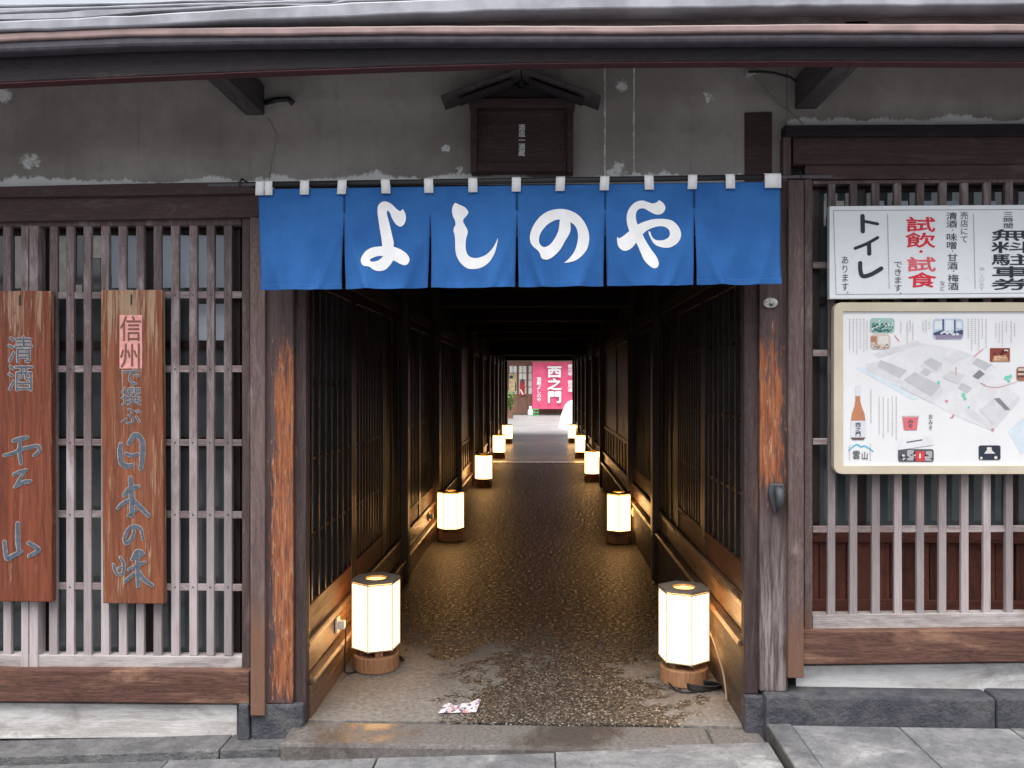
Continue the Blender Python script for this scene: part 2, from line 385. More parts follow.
def step_mat():
    k = NT("damp_step_stone"); n1 = k.noise(k.map((1, 1, 1)), 2.2, 8, .65, .4); n2 = k.noise(k.map((1, 1, 1)), 60, 4, .7)
    c = k.mix(k.rng(n2, .3, .7), (.10, .09, .084), (.18, .166, .158))
    wet = k.rng(n1, .46, .60)
    c = k.mix(k.math('MULTIPLY', wet, .7), c, (.065, .05, .041))
    gi = k.n("NewGeometry"); up = k.n("SeparateXYZ"); k.l(gi.outputs["Normal"], up.inputs[0])
    return k.done(c, k.math('SUBTRACT', .8, k.math('MULTIPLY', wet, .55)), k.bump(k.math('ADD', n2, n1), .4, .005), .4)
FLOOR = floor_mat(); STEP = step_mat()

def cloth_mat(name, a, b, bump=.25):
    k = NT(name); n = k.noise(k.map((1, 1, 1)), 3, 6, .6)
    fx = k.noise(k.map((600, 1, 6)), 1, 2, .5); fz = k.noise(k.map((6, 1, 600)), 1, 2, .5)
    c = k.mix(k.rng(n, .3, .7), a, b)
    c = k.mix(k.math('MULTIPLY', k.rng(k.math('ADD', fx, fz), .9, 1.2), .22), c, tuple(x * .6 for x in a))
    return k.done(c, .95, k.bump(k.math('ADD', fx, fz), bump, .001), .1)
BLUE = cloth_mat("indigo_cloth", (.027, .105, .31), (.040, .15, .41), .12)
WHITECLOTH = cloth_mat("white_cotton", (.86, .86, .86), (.90, .90, .90))
PINKCLOTH = cloth_mat("crimson_cloth", (.66, .10, .20), (.74, .13, .24))

# ------------------------------------------------------------------ glyphs
_gc = {}
def glyph(ch, bold=0.0):
    key = (ch, bold)
    if key not in _gc:
        c = bpy.data.curves.new("t", "FONT"); c.body = ch; c.offset = bold; c.resolution_u = 3
        o = bpy.data.objects.new("t", c); COL.objects.link(o)
        dg = bpy.context.evaluated_depsgraph_get(); dg.update()
        m = o.evaluated_get(dg).to_mesh()
        _gc[key] = ([(v.co.x, v.co.y) for v in m.vertices], [tuple(p.vertices) for p in m.polygons])
        o.evaluated_get(dg).to_mesh_clear(); bpy.data.objects.remove(o); bpy.data.curves.remove(c)
    return _gc[key]
class Flat:
    """flat print: outlines in photo pixels of one sign face, laid on the upright plane Y"""
    def __init__(s): s.v = []; s.f = []; s.multi = False
    def add(s, v, f): n = len(s.v); s.v += v; s.f += [tuple(i + n for i in q) for q in f]; return s
    def char(s, ch, x0, y0, x1, y1, bold=0.0):
        v, f = glyph(ch)
        w_, h_ = x1 - x0, y1 - y0; e_ = bold * min(w_, h_) * .8
        for dx, dy in (((0, 0),) if not bold else ((-e_, 0), (e_, 0), (0, -e_), (0, e_))):
            s.add([(x0 + dx + w_ * a, y1 + dy - h_ * (b + .12)) for a, b in v], f)
        s.multi = s.multi or bool(bold)
        return s
    def column(s, text, x0, y0, x1, pitch, bold=0.0, fill=1.0):
        for i, ch in enumerate(text):
            s.char(ch, x0, y0 + i * pitch, x1, y0 + (i + fill) * pitch, bold)
        return s
    def poly(s, pts): return s.add([tuple(p) for p in pts], [tuple(range(len(pts)))])
    def rect(s, x0, y0, x1, y1, r=0):
        if not r: return s.poly([(x0, y0), (x1, y0), (x1, y1), (x0, y1)])
        pts = []
        for cx, cy, a0 in ((x1 - r, y0 + r, -90), (x1 - r, y1 - r, 0), (x0 + r, y1 - r, 90), (x0 + r, y0 + r, 180)):
            for k in range(5): a = R(a0 + k * 22.5); pts.append((cx + r * math.cos(a), cy + r * math.sin(a)))
        return s.poly(pts)
    def line(s, x0, y0, x1, y1, w_):
        d = math.hypot(x1 - x0, y1 - y0) or 1; nx, ny = -(y1 - y0) / d * w_ / 2, (x1 - x0) / d * w_ / 2
        return s.poly([(x0 + nx, y0 + ny), (x1 + nx, y1 + ny), (x1 - nx, y1 - ny), (x0 - nx, y0 - ny)])
    def stroke(s, pts, ws, grow=0.0):
        """brush stroke: smooth path with varying width and rounded ends"""
        if not isinstance(ws, (list, tuple)): ws = [ws * .8] + [ws] * (len(pts) - 2) + [ws * .75]
        q = catmull([(p[0], p[1], w_) for p, w_ in zip(pts, ws)])
        L, Rr = [], []
        for i, (x, y, w_) in enumerate(q):
            a = q[max(i - 1, 0)]; b = q[min(i + 1, len(q) - 1)]
            d = math.hypot(b[0] - a[0], b[1] - a[1]) or 1; h = w_ / 2 + grow
            L.append((x - (b[1] - a[1]) / d * h, y + (b[0] - a[0]) / d * h)); Rr.append((x + (b[1] - a[1]) / d * h, y - (b[0] - a[0]) / d * h))
        n = len(q); s.add(L + Rr, [(i, i + 1, n + i + 1, n + i) for i in range(n - 1)])
        for e in (0, -1):
            x, y, w_ = q[e]; h = w_ / 2 + grow
            s.poly([(x + h * math.cos(2 * math.pi * k / 12), y + h * math.sin(2 * math.pi * k / 12)) for k in range(12)])
        return s
    def build(s, name, mat, Y, parent, step=0.0):
        m = MB(); m.v = [(lambda q: (q[0], Y, q[1]))(P(x, y, Y)) for x, y in s.v]; m.f = s.f
        o = m.build(name, mat, parent, recalc=False)
        if s.multi and not step: step = 4e-6
        if step:                                        # stacked strokes: lift each island a hair
            b = bmesh.new(); b.from_mesh(o.data); b.verts.ensure_lookup_table(); seen = set(); k = 0
            for v0 in b.verts:
                if v0.index in seen: continue
                st = [v0]; seen.add(v0.index)
                while st:
                    v1 = st.pop(); v1.co.y -= k * step
                    for e in v1.link_edges:
                        v2 = e.other_vert(v1)
                        if v2.index not in seen: seen.add(v2.index); st.append(v2)
                k += 1
            b.to_mesh(o.data); b.free()
        b = bmesh.new(); b.from_mesh(o.data)
        for f in b.faces:
            f.normal_update()
            if f.normal.y > 0: f.normal_flip()
        b.to_mesh(o.data); b.free()
        return o
def catmull(pts, per=7):
    out = []; n = len(pts)
    for i in range(n - 1):
        p0, p1, p2, p3 = pts[max(i - 1, 0)], pts[i], pts[i + 1], pts[min(i + 2, n - 1)]
        for k in range(per):
            t = k / per
            out.append(tuple(.5 * (2 * b + (c - a) * t + (2 * a - 5 * b + 4 * c - d) * t * t + (3 * b - a - 3 * c + d) * t ** 3) for a, b, c, d in zip(p0, p1, p2, p3)))
    out.append(tuple(pts[-1])); return out
def outline(pts):
    """closed outline; a third value marks a cusp"""
    n = len(pts); cus = [i for i, p in enumerate(pts) if len(p) > 2]
    if not cus:
        ext = [pts[-2], pts[-1]] + list(pts) + [pts[0], pts[1]]
        q = catmull(ext); return q[14:14 + 7 * n]
    pts = pts[cus[0]:] + pts[:cus[0]] + [pts[cus[0]]]; out = []; run = [pts[0][:2]]
    for p in pts[1:]:
        run.append(p[:2])
        if len(p) > 2: out += catmull(run)[:-1]; run = [p[:2]]
    return out

# ------------------------------------------------------------------ ground
g = MB(); g.box(-150, 150, -150, 300, -1.2, -.75); struct(g.build("ground", MORTAR))
def slabs(name, x0, x1, rows, z, mat, wmin, wmax, gap=.008, tilt=.004, drop=.25, slope=0.0):
    m = MB()
    for (y0, y1) in rows:
        x = x0 - random.uniform(0, .3)
        while x < x1:
            wd = random.uniform(wmin, wmax); xe = min(x + wd, x1)
            if xe - x > .08: m.box(max(x, x0) + gap / 2, xe - gap / 2, y0 + gap / 2, y1 - gap / 2, z - drop, z + random.uniform(-tilt, tilt), .0025)
            x = xe
    m.v = [(a, b_, c + slope * a) for a, b_, c in m.v]
    return struct(m.build(name, mat, bevel=.005))
XR = .955
slabs("pavement", -7, XR - .012, [(3.02, 3.475), (2.55, 3.02), (2.1, 2.55), (1.4, 2.1)], -.031, PAVE, .55, .95, .006, .005, .25, .044)
slabs("pavement", XR, 7, [(2.9, 3.548), (2.3, 2.9), (1.4, 2.3)], .060, PAVE, .30, .48, .005)
b = MB(); b.box(-7, XR - .012, 1.4, 3.7, -.45, -.048); b.v = [(x_, y_, z_ + .044 * x_) for x_, y_, z_ in b.v]; b.box(XR, 7, 1.4, 3.56, -.34, .050); struct(b.build("pavement_bed", MORTAR))
slabs("road", -12, 12, [(1.4 - .6 * i - .6, 1.4 - .6 * i) for i in range(14)], -.05, PAVE, .5, .9, .008, .004, .3, .03)
slabs("kerb", -7, -1.105, [(3.49, 3.70)], -.003, KERB, .9, 1.4, .006, .004, .25, .044)
fl = MB(); fl.box(-1.4, 1.3, 3.665, 15.91, -.3, 0)
f2 = MB(); f2.box(-1.4, 1.3, 15.91, 23.6, -.3, .001); struct(f2.build("passage_floor", stone("wet_concrete", (.22, .20, .19), (.36, .34, .325), 1.4, .36, .25, (.42, .40, .39), 0)))
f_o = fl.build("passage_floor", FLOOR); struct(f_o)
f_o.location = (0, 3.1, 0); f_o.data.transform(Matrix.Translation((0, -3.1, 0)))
st = MB()
for a, c in ((-1.095, .715), (.721, .945)): st.box(a, c, 3.432, 3.655, -.28, -.002, .002)
struct(st.build("doorstep", STEP, bevel=.014))
cy = MB(); cy.box(-15, 15, 23.604, 60, -.3, .003); struct(cy.build("courtyard_ground", COURT))
ch = MB(); ch.box(-.95, .9, 15.80, 15.98, -.02, .008); struct(ch.build("floor_channel", plain("steel_grating", (.85, .84, .82), .3, .5, metal=1.0)))

# ------------------------------------------------------------------ the shop house
H = thing("timber_shop_house", "old dark timber shop house with latticed front and a passage through its middle", "house", (0, 3.6, 0))
YP = 3.66
def part(m, name, mat, bevel=.003, parent=None, label=None, smooth=False):
    o = m.build(name, mat, parent or H, bevel, smooth)
    if label: o["label"] = label
    return o
XL, XRR = PX(-420, 3.7), PX(1500, 3.7)
def pxbox(m, px0, px1, py0, py1, Y, dY, j=.001):
    xa, za = P(px0, py0, Y); xb, zb = P(px1, py1, Y)
    zb = P(px0, py1, Y)[1] if abs(px1 - px0) < 120 else P(px1, py1, Y)[1]
    return m.box(xa, xb, Y, Y + dY, PZ(py0, Y, (px0 + px1) / 2), PZ(py1, Y, (px0 + px1) / 2), j)
# plaster
zb = PZ(184, YP, 400)
x605, x633 = PX(605, YP), PX(634, YP)
m = MB(); m.box(XL, PX(787, YP), YP, YP + .15, zb, 3.1)
part(m, "plaster_wall", plaster_mat("stained_plaster", zb + .0, ((x605, .012), (x633, .012)),
     [(*P(622, 85, YP), .035), (*P(708, 98, YP), .024), (*P(447, 150, YP), .02), (*P(460, 170, YP), .025), (*P(618, 172, YP), .06), (*P(30, 160, YP), .05), (*P(5, 95, YP), .05)]), 0)
zb2 = PZ(125, YP, 900)
m = MB(); m.box(PX(787, YP) + .002, XRR, YP, YP + .15, zb2, 3.1)
part(m, "plaster_wall", plaster_mat("stained_plaster_beside", zb2), 0)
m = MB(); m.tube([(P(268, 118, YP)[0], YP - .001, P(268, 118, YP)[1]), (PX(277, YP), YP - .001, PZ(135, YP, 275)), (PX(272, YP), YP - .001, PZ(160, YP, 275)), (PX(269, YP), YP - .001, PZ(180, YP, 275))], .0025, 5)
part(m, "plaster_crack", plain("crack_filler", (.34, .32, .30), .9), 0)
# lintels
def lintel(px0, px1, y0, y1, Y, dY, mat=LINTEL, name="lintel"):
    m = MB(); pxbox(m, px0, px1, y0, y1, Y, dY); return part(m, name, mat)
m = MB(); m.ribbon([(-420, 188, 199), (0, 186.5, 197), (130, 183.5, 195.5), (263, 181.5, 193)], 3.60, .13); part(m, "lintel", LINTEL)
m = MB(); m.ribbon([(-420, 199.5, 223), (0, 197.5, 221.5), (263, 193.5, 217)], 3.625, .12); part(m, "lintel", LINTEL)
lintel(263, 790, 186, 232, 3.68, .12)
m = MB(); m.ribbon([(785, 125, 136), (1024, 124, 135), (1500, 124, 135)], 3.60, .13); part(m, "lintel", BEAM)
m = MB(); m.ribbon([(793, 136.5, 164), (1024, 135.5, 163.5), (1500, 135, 163.5)], 3.63, .12); part(m, "lintel", LINTEL)
m = MB(); m.ribbon([(805, 164.5, 179), (1024, 164, 179), (1500, 164, 179)], 3.65, .08); part(m, "lintel", LINTEL)
# posts
xl0, xl1 = PX(265, 3.6), PX(293, 3.6); xr0, xr1 = PX(760, 3.6), PX(788, 3.6)
zf = PZ(704, 3.6, 280)
PEEL_L = peel_mat("peeling_post_paint", xl1, -1, .10, 1.95, 1.40, .2, .02, False)
PEEL_R = peel_mat("peeling_weathered_post", xr0, 1, .11, 2.0, 1.42, 1.16, .90, True)
m = MB(); m.box(xl0, xl1, 3.60, 3.68, zf, 2.33, .002); part(m, "post", PEEL_L, .005, label="dark post with paint peeled to orange wood")
m = MB(); m.box(xr0, xr1, 3.60, 3.68, PZ(692, 3.6, 775), 2.33, .002); part(m, "post", PEEL_R, .005, label="dark post with peeled patch and pale weathered foot")
m = MB(); pxbox(m, 745, 772, 112, 186, 3.652, .1); part(m, "post", SHRINE)
m = MB(); m.box(PX(250, 3.575), PX(264.5, 3.575), 3.575, 3.70, PZ(716, 3.575, 257), PZ(217, 3.575, 257), .0015)
part(m, "casing_board", CASING, .003)
m = MB(); m.box(PX(788.5, 3.57), PX(804, 3.57), 3.57, 3.70, PZ(678, 3.57, 796), PZ(180, 3.57, 796), .0015)
part(m, "casing_board", CASING, .003)
m = MB(); m.box(PX(785, 3.585), PX(793, 3.585), 3.61, 3.72, PZ(240, 3.6, 790), PZ(136, 3.6, 790)); part(m, "casing_board", FRAMEZ)
for a, c in ((xl1 + .001, XA_), (XB_, xr0 - .001)):
    m = MB(); m.box(a, c, 3.625, 3.68, .004 if a < 0 else .158, 2.33, .001); part(m, "jamb", JAMB, .003)
m = MB(); m.box(XB_, PX(766, 3.6) + .02, 3.60, 3.69, -.1, .156, .003); part(m, "foundation_stone", STONE, .006)
# stone feet and plinths
m = MB(); m.box(PX(249.5, 3.58), XA_ - .002, 3.59, 3.70, -.20, zf - .002, .004); part(m, "foundation_stone", STONE, .012)
m = MB(); m.box(PX(237, 3.58), PX(248.5, 3.58), 3.585, 3.75, -.06, PZ(705, 3.58, 243), .004); part(m, "foundation_stone", STONE, .006)
xs = PX(766, 3.555); zt = PZ(697, 3.555, 900)
e = PX(996, 3.555)
for a, c in ((xs, e), (e + .006, XRR)):
    m = MB(); m.box(a, c, 3.555, 3.86, -.20, zt, .004); part(m, "stone_plinth", STONE, .012)
# left lattice window -------------------------------------------------
def bar(parent, cx, w_, y0, y1, Y, dY, mat=BAR):
    m = MB(); x = PX(cx, Y); hw = w_ / 2 * Y / FPX; lean = random.uniform(-.002, .002)
    z0, z1 = PZ(y1, Y, cx), PZ(y0, Y, cx)
    m.box(x - hw, x + hw, Y, Y + dY, z0, z1, .0012)
    m.v = [(a + (lean if c > 1 else 0), b_, c) for a, b_, c in m.v]
    return m.build("bar", mat, parent, .0022)
YB = 3.655
m = MB()
m.box(PX(242, YB - .008), PX(249.8, YB - .008), YB - .008, YB + .05, PZ(669, YB, 245), PZ(217, YB, 245))
m.box(XL, PX(242, YB) - .002, YB - .004, YB + .05, PZ(226, YB, 130), PZ(217.5, YB, 130))
LW = part(m, "lattice_window", FRAMEZ)
m = MB(); m.ribbon([(-420, 654.5, 668), (21, 655, 669), (242, 657, 670.5)], YB - .006, .06); part(m, "lattice_sill", PALE_RAIL, .003, LW)
for c, wd in ((24.5, 7.5), (33.5, 9)):
    m = MB(); x = PX(c, YB - .012); hw = wd / 2 * YB / FPX; m.box(x - hw, x + hw, YB - .012, YB + .05, PZ(668, YB, c), PZ(226, YB, c)); part(m, "stile", BAR, .003, LW)
for c in [-134 - 17.6 * i for i in range(15, 0, -1)] + [-134, -117, -99, -81, -64, -46, -29, -11, 7, 53, 70, 87.5, 105, 122.5, 140, 157.5, 175, 193, 210, 228]: bar(LW, c, 8.2, 225, 656, YB, .019)
for y in (295, 369, 442.5, 514.5, 587):
    m = MB(); m.box(XL, PX(242, YB + .006), YB + .005, YB + .019, PZ(y + 3.4, YB, 130), PZ(y - 3.4, YB, 130), .001); part(m, "rail", BARX, .002, LW)
m = MB(); m.ribbon([(-420, 669, 701), (0, 670, 702), (249, 671.5, 704)], 3.60, .12); part(m, "sill_beam", SILL, .005)
m = MB(); m.ribbon([(-420, 702.5, 740), (0, 703, 739), (237, 705, 737)], 3.645, .09); part(m, "skirting_board", WHITEBOARD, .003)
def glazing(parent, px0, px1, py0, py1, Y, frames, rails, mat=FACADE_GLASS):
    cx = (px0 + px1) / 2
    m = MB(); m.box(PX(px0, Y), PX(px1, Y), Y, Y + .006, PZ(py1, Y, cx), PZ(py0, Y, cx)); part(m, "window_pane", mat, 0, parent)
    m = MB()
    for c in frames: m.box(PX(c - 6, Y), PX(c + 6, Y), Y - .022, Y - .002, PZ(py1, Y, cx), PZ(py0, Y, cx))
    for r in rails: m.box(PX(px0, Y) , PX(px1, Y), Y - .018, Y - .003, PZ(r + 4, Y, cx), PZ(r - 4, Y, cx))
    part(m, "sash", DARKZ, .002, parent)
glazing(LW, -420, 242, 218, 664, 3.735, (-70, 48, 150, 236), (232, 345, 440, 660))
for a, c, t, bt in ((112, 236, 236, 288), (190, 240, 304, 342)):  # pale slips behind the bars, painted reflections in the glass
    m = MB(); m.box(PX(a, 3.728), PX(c, 3.728), 3.728, 3.732, PZ(bt, 3.728, a), PZ(t, 3.728, a)); part(m, "painted_reflection", PANE_REFLECTION, 0, LW)
m = MB(); m.box(PX(58, 3.728), PX(66, 3.728), 3.728, 3.732, PZ(294, 3.728, 60), PZ(236, 3.728, 60)); m.box(PX(73, 3.728), PX(82, 3.728), 3.728, 3.732, PZ(294, 3.728, 60), PZ(285, 3.728, 60)); part(m, "painted_reflection", WHITEPLASTIC, 0, LW)  # narrower reflection slips, same stand-in in white
m = MB(); m.box(PX(93, 3.728), PX(101, 3.728), 3.728, 3.732, PZ(258, 3.728, 60), PZ(236, 3.728, 60)); m.box(PX(15, 3.728), PX(22, 3.728), 3.728, 3.732, PZ(288, 3.728, 60), PZ(236, 3.728, 60)); part(m, "painted_reflection", WHITEPLASTIC, 0, LW)
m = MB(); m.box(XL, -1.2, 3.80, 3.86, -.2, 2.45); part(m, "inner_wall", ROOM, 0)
m = MB()
for c in (53, 70, 175, 193, 210, 228, -11, 7):
    for y in (295, 369, 442.5, 514.5, 587):
        x, z = P(c, y, YB); m.lathe([(.0036, 0), (.0036, .004)], (0, 0, 0), 6); n_ = 12
        for i in range(len(m.v) - n_, len(m.v)): a_, b_, c_ = m.v[i]; m.v[i] = (x + a_, YB - c_ + .001, z + b_)
nl = part(m, "nail_heads", IRON, 0, LW); nl["kind"] = "stuff"
# right lattice window ------------------------------------------------
m = MB()
m.box(PX(804.5, YB - .008), PX(812.5, YB - .008), YB - .008, YB + .05, PZ(631, YB, 808), PZ(179.5, YB, 808))
m.box(PX(812.5, YB) + .002, XRR, YB - .002, YB + .05, PZ(183, YB, 950), PZ(179.5, YB, 950))
RW = part(m, "lattice_window", CASING)
m = MB(); m.ribbon([(804.5 + 8.4, 615, 631.5), (1024, 613, 629), (1500, 612, 628)], YB - .006, .06); part(m, "lattice_sill", PALE_RAIL, .003, RW)
for c in [831.5 + 22.25 * i for i in range(30)]: bar(RW, c, 7.2, 182, 616, YB, .019)
for y in (265, 353, 441.5, 529.5):
    m = MB(); m.ribbon([(813, y - 3.2, y + 3.2), (1024, y - 3.7, y + 2.7), (1500, y - 4, y + 2.4)], YB + .006, .018); part(m, "rail", BARX, .002, RW)
m = MB(); m.ribbon([(803, 632, 665), (1024, 630, 662), (1500, 629, 660)], 3.60, .12); part(m, "sill_beam", SILL, .005)
m = MB(); m.ribbon([(796, 666, 693), (1024, 663, 692), (1500, 662, 692)], 3.668, .06); part(m, "skirting_board", WHITEBOARD, .003)
glazing(RW, 800, 1500, 180, 530, 3.735, (812, 858, 1010, 1120), (186, 300))
for a, c in ((811, 818), (824, 826), (836, 844), (857, 863), (872, 884), (893, 908), (920, 935), (945, 962), (984, 996), (1010, 1020)):  # row of slips painting a bright reflected band across the panes
    m = MB(); m.box(PX(a, 3.728), PX(c, 3.728), 3.728, 3.732, PZ(226, 3.728, a), PZ(201, 3.728, a)); part(m, "painted_reflection", WHITEPLASTIC if a < 850 else PANE_REFLECTION, 0, RW)
x = PX(806, 3.745)
while x < XRR:
    wd = random.choice((.06, .085, .11)); m = MB(); m.box(x, x + wd - .004, 3.745 + random.choice((0, .008)), 3.77, PZ(600, 3.75, 900), PZ(543, 3.75, 900)); part(m, "board", REDBOARD, .002, RW); x += wd
m = MB(); m.box(PX(800, 3.735), XRR, 3.735, 3.775, PZ(543, 3.735, 900), PZ(531, 3.735, 900)); m.box(PX(800, 3.735), XRR, 3.735, 3.775, PZ(617, 3.735, 900), PZ(600, 3.735, 900)); part(m, "panel_rail", wood("red_brown_rail", (.06, .02, .014), (.13, .042, .03), 'x'), .002, RW)
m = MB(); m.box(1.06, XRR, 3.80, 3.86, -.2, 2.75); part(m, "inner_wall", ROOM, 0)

# eave -----------------------------------------------------------------
YE = 3.06
bot = [(-420, 100), (-80, 93), (0, 87.5), (130, 81.5), (256, 76), (400, 71), (512, 68), (640, 66.5), (800, 65.5), (1024, 66.5), (1500, 67)]
def band(top_off, bot_off, Y, dY, name, mat, bev=.003, jit=0):
    rows = []
    for p, y in bot:
        t, b_ = (top_off(p, y), bot_off(p, y)); rows.append((p, t, b_))
    m = MB(); m.ribbon(rows, Y, dY, jit); return part(m, name, mat, bev)
gut_b = lambda p, y: {-420: 62, -80: 57, 0: 52, 130: 46.5, 256: 44}.get(p, 42.3 if p < 700 else 41)
gut_t = lambda p, y: gut_b(p, y) - (11 if p < 200 else 9)
cop_t = lambda p, y: gut_t(p, y) - (8 if p < 700 else 8.5)
band(lambda p, y: gut_b(p, y) - 2, lambda p, y: y - 5, YE, .055, "eave_beam", BEAM, .004)
band(lambda p, y: y - 4.9, lambda p, y: y - 3.4, YE + .002, .05, "eave_strip", wood("red_eave_strip", (.05, .018, .02), (.10, .036, .04), 'x'), .002)
band(gut_t, gut_b, YE - .05, .07, "gutter", GUTTER, .012)
band(cop_t, lambda p, y: gut_t(p, y) - .3, YE - .06, .09, "copper_flashing", COPPER, .006, .28)
sheet1 = {-420: (28, 41), -80: (25, 35.5), 0: (20.5, 30.5), 130: (15, 26.5), 256: (7, 19.5), 400: (0, 14.5), 512: (-4, 10), 640: (-6, 8), 800: (-8, 6), 1024: (-8, 4.8), 1500: (-8, 4.5)}
band(lambda p, y: min(sheet1[p][1] - 1, 16 if p < 300 else 99), lambda p, y: cop_t(p, y) + 1, YE + .02, .12, "fascia_board", SOFFIT, .002)
band(lambda p, y: sheet1[p][0], lambda p, y: sheet1[p][1], YE - .07, .25, "roof_sheet", ROOFTIN, .006, .7)
def sheet(rows, Y, mat=ROOFTIN):
    m = MB(); m.ribbon(rows, Y, .3, .55); return part(m, "roof_sheet", mat, .004)
sheet([(-420, 20, 26), (-60, 16, 22.5), (0, 14.8, 19), (60, 13, 18.6), (90, 10, 16.5), (160, 8, 11), (230, 4.5, 6), (330, 3, 4.5), (345, -1, 1.5), (520, -7, -4.2)], YE - .045)
sheet([(-420, 12, 18.6), (0, 8.4, 13), (130, 5, 7.2), (256, 1, 3.6), (380, -4, 0), (520, -9, -7)], YE - .02)
sheet([(-420, 8, 11), (0, 3.6, 6.8), (130, 1.8, 3.6), (256, -2, .6), (520, -12, -9)], YE + .01)
m = MB()
zE = PZ(0, YE, 300)
m.add([(-8, YE + .12, 2.87), (8, YE + .12, 2.89), (8, 14, 5.7), (-8, 14, 5.7), (-8, YE + .12, 2.82), (8, YE + .12, 2.83), (8, 14, 5.6), (-8, 14, 5.6)],
      [(0, 1, 2, 3), (7, 6, 5, 4), (0, 4, 5, 1), (1, 5, 6, 2), (2, 6, 7, 3), (3, 7, 4, 0)])
m.add([(-8, 14.004, 5.7), (8, 14.004, 5.7), (8, 24.6, 2.9), (-8, 24.6, 2.9), (-8, 14.004, 5.6), (8, 14.004, 5.6), (8, 24.6, 2.8), (-8, 24.6, 2.8)],
      [(0, 1, 2, 3), (7, 6, 5, 4), (0, 4, 5, 1), (1, 5, 6, 2), (2, 6, 7, 3), (3, 7, 4, 0)])
part(m, "roof", GUTTER, 0)
# bracket arms out to the eave beam
for px, w_ in ((258, .085), (803, .095)):
    xc = PX(px, 3.7); z1 = 2.775
    m = MB(); m.prism([(3.76, z1 - .075), (3.76, z1 + .06), (YE + .02, z1 + .06), (YE + .02, z1 - .02), (YE + .10, z1 - .075)], 'x', xc - w_ / 2, xc + w_ / 2)
    part(m, "bracket_arm", ARM, .006)
m = MB(); xa, za = P(266, 103, 3.66); m.tube([(xa, 3.655, za), (xa + .06, 3.63, za + .004), (xa + .115, 3.62, za + .003), (xa + .13, 3.62, za - .012), (xa + .12, 3.62, za - .02)], [.012, .012, .013, .014, .010], 8); part(m, "roof_hook", BLACKMETAL, 0, smooth=True)

# ------------------------------------------------------------------ the passage (parts of the house)
ZW = {1: (.152, .185, .318, .346), -1: (.345, .38, .50, .54)}
DARKBASE = wood("dark_base_board", (.05, .037, .03), (.11, .085, .068), 'y', (.15, .13, .115), .3)
XA, XB = -1.03, .885            # wall faces at plinth level
def yrun(name, mat, prof, y0, y1, bevel=.004):
    m = MB(); m.prism(prof, 'y', y0, y1); return part(m, name, mat, bevel)
END = 23.6
for s, x in ((1, XA), (-1, XB)):           # s = +1: the left wall (stands out toward +x)
    def pr(*pts): return [(x + s * a, z) for a, z in pts]
    yrun("wall_core", ROOM, pr((-.30, -.2), (-.095, -.2), (-.095, 2.8), (-.30, 2.8)), 3.69, END, 0)
    segs = [(3.684, 6.0), (6.006, 8.55), (8.556, 12.2), (12.206, 16.4), (16.406, END)]
    for a, c in segs:
        zb0, zb1, zp, zt = ZW[s]
        yrun("base_board", LEDGE if s > 0 else DARKBASE, pr((-.09, -.1), (0, -.1), (0, zb0 - .004), (-.09, zb0 - .004)), a, c)
        yrun("base_ledge", LEDGE, pr((-.09, zb0), (.016, zb0), (.02, zb0 + .012), (.012, zb1 - .006), (-.09, zb1)), a, c)
        yrun("wall_board", LEDGE, pr((-.09, zb1 + .004), (-.024, zb1 + .004), (-.024, zp - .004), (-.09, zp - .004)), a, c)
        yrun("door_track", LEDGE, pr((-.09, zp), (-.006, zp), (-.006, zt - .012), (-.014, zt), (-.09, zt)), a, c)
        yrun("door_track", DARKY, pr((-.09, 2.02), (-.01, 2.02), (-.01, 2.12), (-.09, 2.12)), a, c)
        yrun("upper_board", DARKY, pr((-.09, 2.124), (-.05, 2.124), (-.05, 2.6), (-.09, 2.6)), a, c)
